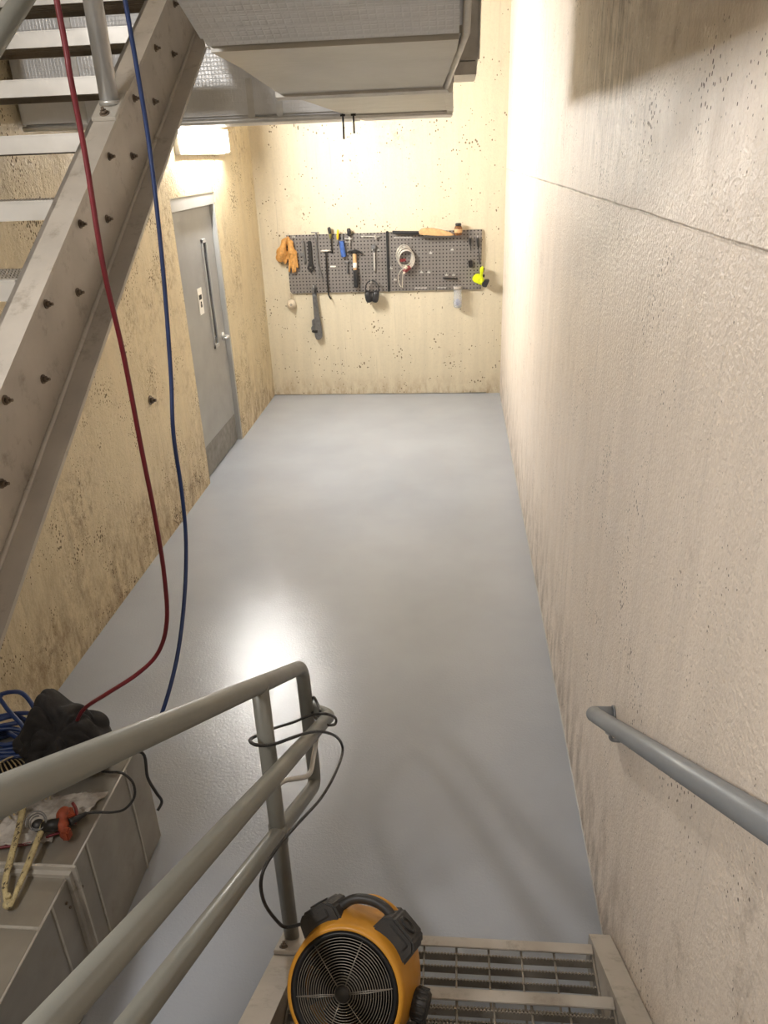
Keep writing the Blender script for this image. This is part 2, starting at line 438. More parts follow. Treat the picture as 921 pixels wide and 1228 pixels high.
# ================================================================== DUCTS OVERHEAD
A = thing('air_duct', 'big foil wrapped duct with sloped front hanging at the top of the photo', 'duct', (-.24, 2.2, 2.6))
def loft(bm, rows, close_ends=True):
    vs = [[bm.verts.new(Vector(p)) for p in r] for r in rows]
    fs = []
    for a, b in zip(vs[:-1], vs[1:]):
        n = len(a)
        for k in range(n): fs.append(bm.faces.new((a[k], a[(k+1) % n], b[(k+1) % n], b[k])))
    if close_ends: fs.append(bm.faces.new(vs[0])); fs.append(bm.faces.new(vs[-1]))
    bmesh.ops.recalc_face_normals(bm, faces=fs)
    return bm
def sec(y, xl, xr, zb, zt): return [(xl, y, zb), (xr, y, zb), (xr, y, zt), (xl, y, zt)]
# sloped near section
bm = loft(B(), [sec(.15, -.50, .03, 3.25, 3.9), sec(1.76, -.505, .022, 2.655, 3.6)])
bmesh.ops.bevel(bm, geom=[e for e in bm.edges], offset=.012, segments=2, affect='EDGES'); part('sloped_section', bm, 'foil', A)
bm = loft(B(), [sec(1.765, -.505, .020, 2.652, 3.5), sec(1.95, -.492, .014, 2.640, 3.5), sec(2.30, -.468, -.022, 2.602, 3.4)])
bmesh.ops.bevel(bm, geom=[e for e in bm.edges], offset=.010, segments=2, affect='EDGES'); part('taper_section', bm, 'foil_s', A)
bm = loft(B(), [sec(2.285, -.474, -.018, 2.598, 3.38), sec(2.315, -.476, -.010, 2.592, 3.38), sec(2.35, -.474, -.002, 2.600, 3.38)])
part('joint_collar', bm, 'tape', A)
bm = loft(B(), [sec(2.36, -.468, -.004, 2.612, 3.35), sec(3.84, -.468, -.004, 2.612, 3.35)])
part('straight_section', bm, 'foil_s', A)
bm = B(); quad_box(bm, (-.47, 3.70, 2.606), (-.002, 3.735, 2.613)); quad_box(bm, (-.03, 2.36, 2.607), (-.002, 3.84, 2.613)); part('tape_band', bm, 'tape', A)
bm = B(); tube(bm, [(.022, .3, 3.21), (.026, 1.0, 2.945), (.024, 1.76, 2.66), (-.02, 2.29, 2.606)], .008, 8); part('edge_tape', bm, 'tape', A)

Bd = thing('cross_duct', 'silver foil wrapped duct crossing the room from the left wall behind the stair', 'duct', (-1.0, 4.2, 2.61))
bm = B(); quad_box(bm, (XL+.01, 3.85, 2.615), (-.475, 4.55, 3.4), .02); quad_box(bm, (-.477, 3.852, 2.615), (-.006, 4.55, 3.4), .006); part('duct_body', bm, 'foil', Bd)
for x0, w_, z1 in ((-.93, .03, 2.78), (-.80, .03, 2.78), (-1.75, .06, 3.2)):
    bm = B(); quad_box(bm, (x0, 3.842, 2.622), (x0+w_, 3.852, z1), .003); part('seam_tape', bm, 'tape', Bd)
bm = B(); tube(bm, [(XL+.02, 3.855, 2.617), (-1.2, 3.853, 2.614), (-.006, 3.852, 2.612)], .012, 8); part('bottom_edge', bm, 'tape', Bd)
bm = B(); quad_box(bm, (-.03, 3.848, 2.64), (-.012, 3.856, 2.73)); quad_box(bm, (-.006, 3.86, 2.77), (.0, 4.5, 3.4)); part('access_slot', bm, 'ink', Bd)

Rz = thing('duct_riser', 'narrow foil wrapped riser with stepped lower end right of the big overhead duct', 'duct', (.06, 4.1, 2.76))
bm = loft(B(), [[(.0, 3.92, 2.815), (.108, 3.92, 2.815), (.112, 4.35, 2.815), (.0, 4.35, 2.815)], [(.0, 3.92, 3.6), (.12, 3.92, 3.6), (.124, 4.35, 3.6), (.0, 4.35, 3.6)]])
bmesh.ops.bevel(bm, geom=[e for e in bm.edges], offset=.008, segments=2, affect='EDGES'); part('riser_body', bm, 'tape', Rz)
bm = B(); quad_box(bm, (.0, 3.935, 2.76), (.102, 4.34, 2.812), .004); part('bottom_collar', bm, 'tape', Rz)
bm = B(); tube(bm, smooth_path([(.004, 3.905, 3.5), (.008, 3.905, 3.1), (-.002, 3.905, 2.98), (.0, 3.905, 2.83)], 5), .010, 7); tube(bm, [(.121, 3.917, 3.6), (.108, 3.915, 2.815)], .006, 6); part('edge_tape', bm, 'tape', Rz)
for (u, v0, v1), lab in (((411, 138, 167), 'longer of the two thin black rods hanging under the overhead duct'), ((424, 143, 160), 'shorter of the two thin black rods hanging under the overhead duct')):
    a, b = on(u, v0, 1, 3.65), on(u, v1, 1, 3.65)
    bm = B(); tube(bm, [(a.x, 3.65, 2.63), (a.x, 3.65, b.z)], .0042, 8); ring(bm, Vector((a.x, 3.65, 2.604)), (0, 0, 1), .01, [(.012, 0), (.012, .008)], 6)
    single('hanger_rod', bm, 'blackm', lab, 'rod', 'black hanger rods under the duct')

# ================================================================== LEFT FLIGHT (rises away along the left wall)
SL = .6258
def ztop(y): return 1.0247 + SL*y
XT, XW = -1.0, -1.068                                    # flange tips, web
LF = thing('upper_staircase', 'aluminium open riser staircase climbing away along the left wall', 'staircase', (-1.5, 1.0, 1.0))
ya, yb = .35, 5.2
def chan(bm, xw, xt, ya, yb, ztopf, depth, th=.012, side=1):
    """C channel with vertical ends following ztopf: web plate and two flanges"""
    w0, w1 = (xw, xw-th*side)
    prism(bm, [Vector((xw, ya, ztopf(ya))), Vector((xw, yb, ztopf(yb))), Vector((xw, yb, ztopf(yb)-depth)), Vector((xw, ya, ztopf(ya)-depth))], Vector((-th*side, 0, 0)))
    for d in (0, depth-th*1.2):
        prism(bm, [Vector((xw-th*side, ya, ztopf(ya)-d)), Vector((xw-th*side, yb, ztopf(yb)-d)), Vector((xw-th*side, yb, ztopf(yb)-d-th*1.2)), Vector((xw-th*side, ya, ztopf(ya)-d-th*1.2))], Vector((xt-xw+th*side, 0, 0)))
    # fillets where the flanges meet the web
    for d in (th*1.2, depth-th*1.2):
        tube(bm, [(xw+.003*side, ya, ztopf(ya)-d), (xw+.003*side, yb, ztopf(yb)-d)], .008, 8)
    return bm
st = part('stringer', chan(B(), XW, XT, ya, yb, ztop, .372), 'alu_dirty', LF, 'near stringer channel with pairs of bolts')
for k in range(-3, 9):
    for dy in (0, .187):
        bm = B(); hexbolt(bm, Vector((XW, 1.685+.285*k+dy, 1.95+.175*k)), (1, 0, 0), .0085, .014)
        part('bolt', bm, 'bolt', st)
st2 = part('stringer', chan(B(), -1.955, -2.02, ya, yb, ztop, .372, side=-1), 'alu_dirty', LF)
def serrated(bm, x0, x1, y, ztp, hgt, th=.005, pitch=.010, rise=.0055):
    n = max(2, int((x1-x0)/pitch)); top = []
    for i in range(n):
        xa = x0+(x1-x0)*i/n; w = (x1-x0)/n
        top += [(xa, ztp-rise), (xa+w*.22, ztp), (xa+w*.72, ztp), (xa+w*.9, ztp-rise)]
    top.append((x1, ztp-rise))
    f = [bm.verts.new((x, y-th/2, z)) for x, z in top]; b = [bm.verts.new((x, y+th/2, z)) for x, z in top]
    fb = [bm.verts.new((x, y-th/2, ztp-hgt)) for x, z in top]; bb = [bm.verts.new((x, y+th/2, ztp-hgt)) for x, z in top]
    for i in range(len(top)-1):
        bm.faces.new((f[i], f[i+1], b[i+1], b[i])); bm.faces.new((f[i+1], f[i], fb[i], fb[i+1])); bm.faces.new((b[i], b[i+1], bb[i+1], bb[i])); bm.faces.new((fb[i], bb[i], bb[i+1], fb[i+1]))
    return bm
def tread(parent, x0, x1, yn, z, sgn, depth=.28, plain_bars=False, th_n=.05):
    """yn = nosing edge, sgn = +1 when the tread runs back towards +y"""
    bm = B()
    ys = [yn+sgn*(.055+.041*i) for i in range(int((depth-.06)/.041)+1)]
    for y in ys: serrated(bm, x0+.006, x1-.006, y, z-.003, .032)
    for i in range(int((x1-x0)/.10)):
        x = x0+.06+.102*i
        if x < x1-.02: tube(bm, [(x, yn+sgn*.03, z-.010), (x, yn+sgn*depth, z-.010)], .0035, 6)
    ye = yn+sgn*depth
    for x in (x0, x1-.006): quad_box(bm, (x, min(yn+sgn*.02, ye), z-.06), (x+.006, max(yn+sgn*.02, ye), z-.004))
    quad_box(bm, (x0, min(ye, ye-sgn*.006), z-.05), (x1, max(ye, ye-sgn*.006), z-.006))
    tr = part('tread', bm, 'tread', parent)
    bm = B(); quad_box(bm, (x0, min(yn, yn+sgn*.034), z-.006), (x1, max(yn, yn+sgn*.034), z), .0015); quad_box(bm, (x0, min(yn, yn+sgn*.006), z-th_n), (x1, max(yn, yn+sgn*.006), z-.004))
    part('nosing', bm, 'nosing' if sgn > 0 else 'alu_dirty', tr)
    return tr
for k in range(-4, 7): tread(LF, -1.955, -1.082, 2.150+.278*k, 2.37+.170*k, 1)

LR = thing('upper_stair_railing', 'bright silver pipe railing bolted on the upper staircase stringer', 'railing', (-1.03, 2.53, ztop(2.53)))
zb = ztop(2.53)
bm = B(); tube(bm, [(-1.033, 2.53, zb+.004), (-1.033, 2.53, zb+1.0)], .028, 20); tube(bm, [(-1.033, 2.53, zb+.006), (-1.033, 2.53, zb+.018)], .031, 20)
part('post', bm, 'silver_pipe', LR)
sd = Vector((0, 1, SL)).normalized(); up = Vector((0, -SL, 1)).normalized()
bm = B(); obox(bm, Vector((-1.033, 2.53, zb))+up*.006, Vector((1, 0, 0)), sd, up, (.038, .075, .006), .002)
pl_ = part('base_plate', bm, 'galv', LR)
for dy in (-.055, .055):
    bm = B(); hexbolt(bm, Vector((-1.033, 2.53, zb))+sd*dy+up*.012, up, .010, .014); part('bolt', bm, 'bolt', pl_)
bm = B(); tube(bm, [(-1.06, .5, 2.79+SL*(.5-2.1)), (-1.06, 4.2, 2.79+SL*(4.2-2.1))], .024, 16); part('mid_rail', bm, 'rail', LR)
bm = B(); tube(bm, [(-1.06, .5, 3.3+SL*(.5-2.1)), (-1.06, 4.2, 3.3+SL*(4.2-2.1))], .024, 16); part('top_rail', bm, 'rail', LR)

# ================================================================== RIGHT FLIGHT (runs down away from the camera)
RF = thing('lower_staircase', 'metal grating staircase going down to the grey floor beside the right wall', 'staircase', (0, 1.0, 0))
SR = .630
def zt2(y): return .129+SR*(1.711-y)
def stringer2(x0, x1, webx, ye):
    bm = B()
    y0 = -.9
    for d, th in ((0, .012), (.29, .012)):
        prism(bm, [Vector((x0, y0, zt2(y0)-d)), Vector((x0, ye, max(zt2(ye)-d, .0))), Vector((x0, ye, max(zt2(ye)-d-th, .0)-.0)), Vector((x0, y0, zt2(y0)-d-th))], Vector((x1-x0, 0, 0))) if d == 0 else None
    yk = 1.711-(.305-.129)/SR                             # where the channel's lower edge meets the floor
    prism(bm, [Vector((webx, y0, zt2(y0)-.012)), Vector((webx, ye, zt2(ye)-.012)), Vector((webx, ye, .002)), Vector((webx, yk, .002)), Vector((webx, y0, zt2(y0)-.305))], Vector((.010, 0, 0)))
    prism(bm, [Vector((x0, y0, zt2(y0)-.293)), Vector((x0, yk, .014)), Vector((x0, yk, .002)), Vector((x0, y0, zt2(y0)-.305))], Vector((x1-x0, 0, 0)))
    return bm
s_r = part('stringer', stringer2(.446, .514, .446, 1.708), 'alu_dirty', RF, 'stringer against the right wall')
s_l = part('stringer', stringer2(-.535, -.455, -.465, 1.66), 'alu_dirty', RF, 'stringer under the railing')
for k in range(0, 8): tread(RF, -.452, .444, 1.652-.276*k, .16+.17*k, -1, .285, th_n=.045)

# guard railing on the left stringer of the lower flight
GR = thing('stair_railing', 'grey pipe railing with looped end on the lower staircase', 'railing', (-.5, 1.57, .2))
XG = -.5
def ztr(y): return 1.604-.622*(y-.941)
def zmr(y): return .705-.627*(y-1.538)
def zhr(y): return .705-.583*(y-2.06)
bm = B()
tube(bm, fillet([(XG, -.6, ztr(-.6)), (XG, 2.055, ztr(2.055)), (XG, 2.085, zmr(2.085)), (XG, -.6, zmr(-.6))], .075, 8), .0235, 18)
part('rail_loop', bm, 'rail', GR)
for yp in (1.572, .28):
    zb = zt2(yp)
    bm = B(); tube(bm, [(XG, yp, zb+.004), (XG, yp, ztr(yp))], .0235, 18)
    po = part('post', bm, 'rail', GR)
    sd = Vector((0, 1, -SR)).normalized(); up = Vector((0, SR, 1)).normalized()
    bm = B(); obox(bm, Vector((XG+.005, yp-.02, zt2(yp-.02)))+up*.007, Vector((1, 0, 0)), sd, up, (.04, .085, .006), .002); bp = part('base_plate', bm, 'alu_dirty', po)
    bm = B(); tube(bm, [(XG, yp, zmr(yp)-.03), (XG, yp, zmr(yp)+.03)], .027, 18); part('weld_collar', bm, 'rail', po)
    for dy in (-.06,):
        bm = B(); hexbolt(bm, Vector((XG-.01, yp-.02, zt2(yp-.02)))+sd*dy+up*.013, up, .009, .012); part('bolt', bm, 'bolt', po)
XH = -.42
bm = B(); tube(bm, fillet([(XH, -.5, zhr(-.5)), (XH, 2.06, zhr(2.06)), (XG+.012, 2.085, zhr(2.06)+.005)], .05, 7), .0215, 18)
part('handrail', bm, 'rail', GR)
bm = B(); tube(bm, fillet([(XG+.01, 1.585, .850), (-.478, 1.615, .841), on(372, 931, 2, .80), (XH, 1.85, zhr(1.85)-.012)], .03, 6), .0075, 10)
part('bracket', bm, 'chrome', GR, 'bare bright steel bracket rod')
bm = B(); tube(bm, fillet([(XG+.015, .34, 1.55), (XG+.06, .40, 1.55), (XH, .44, 1.55), (XH, .45, zhr(.45)-.005)], .03, 6), .0075, 10)
part('bracket', bm, 'chrome', GR)

# wall handrail on the right
WH = thing('wall_handrail', 'grey pipe handrail fixed on the cream right wall', 'handrail', (XR-.07, 1.4, .8))
XWH = XR-.068
def zwh(y): return .800+.664*(1.985-y)
bm = B(); tube(bm, fillet([(XR-.004, 1.985, .803), (XWH, 1.99, .800), (XWH, -.5, zwh(-.5))], .055, 8), .0245, 18)
part('rail', bm, 'rail_cool', WH)
bm = B(); ring(bm, Vector((XR-.001, 1.985, .803)), (-1, 0, 0), .03, [(.028, 0), (.028, .006)], 20); part('end_flange', bm, 'rail_cool', WH)
for yb_ in (1.74, .55):
    bm = B(); z_ = zwh(yb_)
    tube(bm, fillet([(XR-.002, yb_, z_-.05), (XWH, yb_, z_-.05), (XWH, yb_, z_-.015)], .02, 6), .006, 8)
    ring(bm, Vector((XR-.001, yb_, z_-.05)), (-1, 0, 0), .03, [(.022, 0), (.022, .005)], 16)
    obox(bm, Vector((XWH, yb_, z_-.026)), Vector((1, 0, 0)), Vector((0, 1, -.664)).normalized(), Vector((0, .664, 1)).normalized(), (.010, .030, .003))
    part('bracket', bm, 'rail_cool', WH)

# ================================================================== FLOOR DUCT (sheet metal box left of the railing)
X1 = -1.163
FD = thing('floor_duct', 'low sheet metal duct standing on the floor at lower left', 'duct', (-1.5, 1.5, 0))
bm = B(); quad_box(bm, (-1.80, -.8, .003), (X1, 2.14, .50), .004); fdb = part('duct_body', bm, 'sheet', FD)
bm = B()
quad_box(bm, (-1.81, 1.53, .500), (X1, 1.568, .514)); quad_box(bm, (X1, 1.53, .003), (X1+.013, 1.568, .5145)); quad_box(bm, (-1.81, 1.545, .513), (X1+.012, 1.553, .530)); quad_box(bm, (X1+.012, 1.545, .003), (X1+.028, 1.553, .531))
part('flange', bm, 'galv', FD)
bm = B()
for y in (1.98, 1.66, 1.43, 1.0): quad_box(bm, (X1-.001, y, .003), (X1+.004, y+.010, .499), .001)
quad_box(bm, (-1.8, 1.36, .499), (X1, 1.368, .503)); tube(bm, [(X1+.001, 1.572, .500), (X1+.001, 2.14, .500)], .004, 6); tube(bm, [(X1+.001, -.8, .500), (X1+.001, 1.526, .500)], .004, 6)
part('seam', bm, 'galv', FD)
bm = B()
for y, z in ((1.50, .43), (1.51, .40), (1.58, .42), (1.59, .39)):
    bm = B(); ring(bm, Vector((X1, y, z)), (1, 0, 0), .005, [(.005, 0), (.005, .004)], 6); part('screw', bm, 'bolt', FD)

# ================================================================== THINGS LYING ON THE FLOOR DUCT
ZT = .5035
def top(u, v, dz=0.0):
    p = on(u, v, 2, ZT+dz); return p
# crumpled black canvas bag
bm = B(); bmesh.ops.create_icosphere(bm, subdivisions=6, radius=1)
bc = Vector((-1.375, 2.0, ZT+.085))
g = Vector((.22, -.62, .75)).normalized(); gu = g.cross(Vector((1, 0, 0))).normalized(); gw = g.cross(gu)
for v in bm.verts:
    n = v.co.normalized()
    phi = math.atan2(n.dot(gu), n.dot(gw)); al = math.acos(max(-1, min(1, n.dot(g))))
    wv = noise.noise(n*1.6+Vector((3, 1, 7)))
    pl = abs(math.sin(2.5*phi+2.2*noise.noise(n*1.3)+1.1*al))**.7
    pl2 = abs(math.sin(6*phi+3.0*noise.noise(n*2.1+Vector((4, 4, 4)))+.6*al))**.8
    amp = min(1, al/.45)
    r = 1+.20*wv+amp*(.22*(pl-.6)+.09*(pl2-.6)*math.exp(-al*.5))-.20*math.exp(-(al/.30)**2)
    p = Vector((n.x*.158*r, n.y*.120*r, n.z*.140*r))
    p.z += math.exp(-((n.x+.20)**2+(n.z-.95)**2)/.07)*.075+math.exp(-((n.x-.55)**2+(n.z-.75)**2)/.10)*.035
    p.z = max(p.z, -.082+.01*wv)
    v.co = bc+p
for f in bm.faces: f.smooth = True
single('canvas_bag', bm, 'cloth', 'crumpled black canvas bag heaped on the far end of the floor duct', 'bag')

# hanging hoses
def hose_pt(u, v, x): return on(u, v, 0, x)
bm = B()
pts = [Vector((-.86, 1.88, 3.6)), hose_pt(68, 0, -.855), hose_pt(84, 90, -.855), hose_pt(103, 190, -.855), hose_pt(124, 320, -.855), hose_pt(148, 425, -.85), hose_pt(170, 540, -.85), hose_pt(186, 620, -.85),
       hose_pt(197, 690, -.855), hose_pt(200, 745, -.87), hose_pt(190, 782, -.91), hose_pt(165, 808, -.98), hose_pt(128, 832, -1.09), hose_pt(101, 850, -1.22), hose_pt(87, 872, -1.32), Vector((-1.39, 1.96, .64)), Vector((-1.42, 1.95, .60))]
tube(bm, smooth_path(pts, 6), .0066, 10)
single('air_hose', bm, 'red_hose', 'red air hose hanging down in front of the staircase into the black bag', 'hose')
bm = B()
pts = [Vector((-.80, 2.1, 3.6)), hose_pt(150, 0, -.80), hose_pt(163, 75, -.80), hose_pt(177, 160, -.80), hose_pt(187, 240, -.80), hose_pt(197, 340, -.80), hose_pt(205, 450, -.80), hose_pt(208, 520, -.80), hose_pt(218, 590, -.80), hose_pt(223, 650, -.80),
       hose_pt(221, 720, -.80), hose_pt(212, 790, -.81), hose_pt(195, 853, -.84), hose_pt(180, 880, -.90), hose_pt(160, 893, -1.0), hose_pt(140, 895, -1.12), hose_pt(120, 893, -1.25), Vector((-1.34, 2.0, .60))]
tube(bm, smooth_path(pts, 6), .0060, 10)
single('air_hose', bm, 'blue_hose', 'thin blue air hose hanging down right of the red hose', 'hose')
# coiled blue hose heap
bm = B(); rnd = random.Random(3)
cc = Vector((-1.63, 2.03, ZT)); pts = []
for i in range(120):
    a = i*.42; rr = .10+.035*math.sin(i*.37)+.02*rnd.random()
    pts.append(cc+Vector((math.cos(a)*rr*1.15+.03*math.sin(i*.11), math.sin(a)*rr*.75, .012+.0009*i+.012*math.sin(i*.9))))
pts += [cc+Vector((-.05, .12, .16)), Vector((-1.62, 2.16, .69)), Vector((-1.55, 2.12, .70)), Vector((-1.48, 2.06, .66))]
tube(bm, smooth_path(pts, 3), .0085, 8)
single('hose_coil', bm, 'blue_hose', 'tangled heap of blue hose left of the black canvas bag', 'hose')
# wire cage
wc = thing('wire_cage', 'cream wire guard cage lying at the left edge of the photo', 'cage', top(8, 925))
bm = B(); o_ = top(14, 925, .05)
ux = Vector((.70, -.71, 0)).normalized(); uy = Vector((.71, .70, 0)).normalized(); uz = Vector((0, 0, 1))
for i in range(11):
    w = -.07+.014*i; hgt = .085*math.sqrt(max(0.05, 1-(w/.085)**2))
    tube(bm, smooth_path([o_+ux*(-.06)+uy*w*.7+uz*(hgt*.6-.04), o_+ux*(.02)+uy*w+uz*(hgt-.045), o_+ux*(.14)+uy*w*1.05+uz*(hgt-.045), o_+ux*.20+uy*w*.9+uz*(hgt*.5-.045)], 4), .0024, 6)
for s in (-.02, .06, .14):
    tube(bm, smooth_path([o_+ux*s+uy*(-.075+.015*i)+uz*(.088*math.sqrt(max(.04, 1-((-.075+.015*i)/.085)**2))-.045) for i in range(11)], 3), .003, 6)
part('wire_guard', bm, 'cream_wire', wc)
bm = B(); obox(bm, o_+ux*(-.07)+uz*(-.005), ux, uy, uz, (.02, .06, .03), .008); part('end_cap', bm, 'dark', wc)

# plastic bag under the tool
bm = B(); bmesh.ops.create_grid(bm, x_segments=36, y_segments=36, size=1)
pc = top(72, 978)
for v in bm.verts:
    x, y = v.co.x, v.co.y; r = 1+.25*noise.noise(Vector((x*2, y*2, 3)))
    z = .006+.028*abs(noise.noise(Vector((x*2.4, y*2.4, 1))))+.018*abs(noise.noise(Vector((x*6, y*6, 5))))
    v.co = Vector((pc.x-.05+x*.13*r+.05*y, pc.y-.03+y*.105*r+.02*x, ZT+z))
bmesh.ops.solidify(bm, geom=bm.faces[:], thickness=.002)
for f in bm.faces: f.smooth = True
single('plastic_bag', bm, 'film', 'crumpled pale plastic bag lying under the orange tool', 'bag')
# orange power tool with cord
pt = thing('power_tool', 'dirty orange and black power tool on the floor duct with black cord', 'power tool', top(75, 985))
bm = B(); oc = top(76, 985, .05)
a_ = Vector((.25, .9, .3)).normalized()
tube(bm, smooth_path([top(79, 1004, .03), top(77, 996, .04), top(75, 988, .05), top(76, 978, .058), top(80, 969, .06)], 4), [.012, .015, .016, .014, .0135, .015, .0185, .020, .019, .017, .0175, .021, .023, .022, .020, .015, .008], 14)
obox(bm, top(80, 1000, .035), Vector((1, 0, 0)), Vector((0, 1, 0)), Vector((0, 0, 1)), (.012, .014, .018), .004)
obox(bm, top(84, 976, .055), Vector((.8, .6, 0)), Vector((-.6, .8, 0)), Vector((0, 0, 1)), (.013, .020, .012), .004)
part('housing', bm, 'orange', pt)
bm = B(); tube(bm, smooth_path([top(87, 963, .06), top(91, 970, .055), top(92, 980, .045), top(89, 988, .035)], 4), .0055, 8); part('trigger_lever', bm, 'red_dark', pt)
bm = B(); tube(bm, [top(72, 988, .055), top(62, 990, .05), top(52, 992, .045)], [.018, .020, .017], 14)
ring(bm, top(46, 990, .04), (.35, -.55, .75), .03, [(.0001, .012), (.016, .012), (.020, .006), (.020, 0)], 20)
part('motor_body', bm, 'blackm', pt)
bm = B()
q0 = top(45, 986, .055); qa = Vector((.35, -.55, .75)).normalized(); qu = qa.cross(Vector((1, 0, 0))).normalized(); qw = qa.cross(qu)
tube(bm, [q0+(qu*math.cos(.2617*k)+qw*math.sin(.2617*k))*(.019+.00022*k)+qa*.0006*k for k in range(58)], .0020, 7)
part('spring_guard', bm, 'steel', pt)
bm = B(); tube(bm, smooth_path([top(84, 986, .05), top(95, 980, .045), top(104, 975, .045)], 4), [.013, .012, .011, .010, .009, .008, .007, .006, .006], 10)
tube(bm, smooth_path([top(100, 976, .045), top(115, 974, .04), top(135, 974, .035), top(150, 970, .05), top(161, 956, .08), top(160, 940, .12), top(150, 929, .15), top(141, 926, .15), top(132, 926, .10), top(122, 925, .04)], 5), .0042, 8)
part('power_cord', bm, 'cord', pt)
# cream two-arm tool
sh = thing('long_tongs', 'paint spattered cream two handled tongs lying in a V on the floor duct', 'tongs', top(18, 1050))
for q in (((9, 1088), (6, 1060), (14, 1025), (22, 995), (28, 968)), ((12, 1088), (22, 1064), (36, 1030), (46, 1005), (54, 985))):
    bm = B(); P_ = smooth_path([top(u, v, .018+.03*i/4) for i, (u, v) in enumerate(q)], 5)
    rs = [.006+.0045*min(1, i/8) for i in range(len(P_))]
    tube(bm, P_, rs, 10, flat=.6); part('handle', bm, 'worn_cream', sh)
bm = B(); ellipsoid(bm, top(10, 1084, .018), (.016, .016, .012), 12); ring(bm, top(10, 1076, .025), (0, 0, 1), .01, [(.009, 0), (.009, .010)], 8); part('pivot', bm, 'worn_cream', sh)
# thin red cable
bm = B(); tube(bm, smooth_path([top(-12, 1019, .01), top(10, 1015, .008), top(32, 1012, .008), top(55, 1004, .012), top(72, 998, .02)], 5), .0045, 8)
single('red_cable', bm, 'red_hose', 'thin red cable lying across the floor duct left of the orange tool', 'cable')
# dark cable end over the end of the duct
bm = B(); e_ = X1+.018
tube(bm, smooth_path([(-1.28, 2.02, ZT+.02), (-1.19, 2.02, ZT+.025), on(171, 903, 0, e_+.01), on(177, 932, 0, e_+.03), on(187, 950, 0, e_+.06), on(194, 961, 0, e_+.07), on(189, 972, 0, e_+.06)], 6), .0055, 8)
single('cable_end', bm, 'cord', 'short dark cable end dangling over the far end of the floor duct', 'cable')

# ================================================================== BLOWER FAN ON THE TREAD
F = CAM + ray(412, 1191)*1.87
fn = Vector((-.17, -.75, .62)).normalized()
fr = fn.cross(Vector((0, 0, 1))).normalized()*-1          # towards the picture's right
fr = Vector((0, 0, 1)).cross(fn).normalized()
fu = fn.cross(fr).normalized()
roll = math.radians(4); fr, fu = fr*math.cos(roll)-fu*math.sin(roll), fu*math.cos(roll)+fr*math.sin(roll)
FN = thing('blower_fan', 'yellow and black portable blower fan sitting on the lower staircase', 'fan', (F.x, F.y, .33))
KF = .95
def fp(a, r, d):                                          # angle from up (clockwise in the picture), radius, depth behind the front
    return F + (fu*math.cos(a)+fr*math.sin(a))*(r*KF) - fn*d
RG = .140
def lathe_f(bm, prof, n=56): return ring(bm, F, fn, 1, [(r*KF, -d) for r, d in prof], n)
# housing: round mouth growing into a broad shoulder with flats
bm = B(); rows = []
N = 64
def shoulder(a):
    q = 1.0
    q += .10*math.exp(-((a-math.radians(36))/.34)**2)+.12*math.exp(-((a+math.radians(38))/.34)**2)
    return q
for d, r0, mixf in ((.0, .152, 0), (.006, .158, 0), (.02, .160, .1), (.05, .164, .55), (.09, .168, 1), (.15, .168, 1), (.19, .160, .8), (.20, .14, .3)):
    rows.append([fp(2*math.pi*k/N-math.pi, r0*(1+(shoulder(2*math.pi*k/N-math.pi)-1)*mixf), d) for k in range(N)])
rows.append([fp(2*math.pi*k/N-math.pi, .125, .20) for k in range(N)]); rows.append([fp(2*math.pi*k/N-math.pi, .132, .03) for k in range(N)]); rows.append([fp(2*math.pi*k/N-math.pi, .143, .002) for k in range(N)])
rows.append(rows[0])
vs = [[bm.verts.new(p) for p in r] for r in rows[:-1]]; vs.append(vs[0])
for a, b in zip(vs[:-1], vs[1:]):
    for k in range(N): bm.faces.new((a[k], a[(k+1) % N], b[(k+1) % N], b[k])).smooth = True
bmesh.ops.recalc_face_normals(bm, faces=bm.faces[:])
part('housing', bm, 'fan_yellow', FN)
bm = B(); lathe_f(bm, [(.143, .003), (.146, .001), (.133, .0), (.128, .012), (.124, .05), (.132, .05), (.143, .003)]); part('inner_ring', bm, 'fan_deep', FN)
# guard: concentric wires and spokes
bm = B()
for i in range(17):
    r = .022+.0066*i
    d = .004-.012*(1-(r/.13)**2)
    tube(bm, [fp(2*math.pi*k/56, r, d) for k in range(56)], .0011, 5, closed=True)
for k in range(6):
    a = math.radians(8+60*k)
    for da in ((-.035, .035) if k % 3 == 1 else (0,)):
        tube(bm, [fp(a+da*2.2, .02, -.0095), fp(a+da, .07, -.006), fp(a, .134, .003)], .0013, 5)
gd = part('grille', bm, 'fan_wire', FN)
bm = B(); ring(bm, F-fn*.0, fn, 1, [(.0001, .016), (.014, .015), (.019, .011), (.019, .0)], 24); part('grille_badge', bm, 'fan_black', gd)
bm = B()
for k in range(7):
    a0 = 2*math.pi*k/7
    rr = [[fp(a0+w*.30-.3*(r-.03)/.1*.6, r, .06+w*.035) for w in (-1, -.33, .33, 1)] for r in (.03, .06, .09, .118)]
    v_ = [[bm.verts.new(p) for p in q] for q in rr]
    for a, b in zip(v_[:-1], v_[1:]):
        for j in range(3): bm.faces.new((a[j], a[j+1], b[j+1], b[j])).smooth = True
bmesh.ops.solidify(bm, geom=bm.faces[:], thickness=.003)
ring(bm, F-fn*.10, fn, 1, [(.036, 0), (.036, .055), (.030, .06)], 24)
part('impeller', bm, 'fan_deep', FN)
bm = B(); ring(bm, F-fn*.199, fn, 1, [(.127, 0), (.127, .012)], 40); part('rear_guard', bm, 'fan_deep', FN)
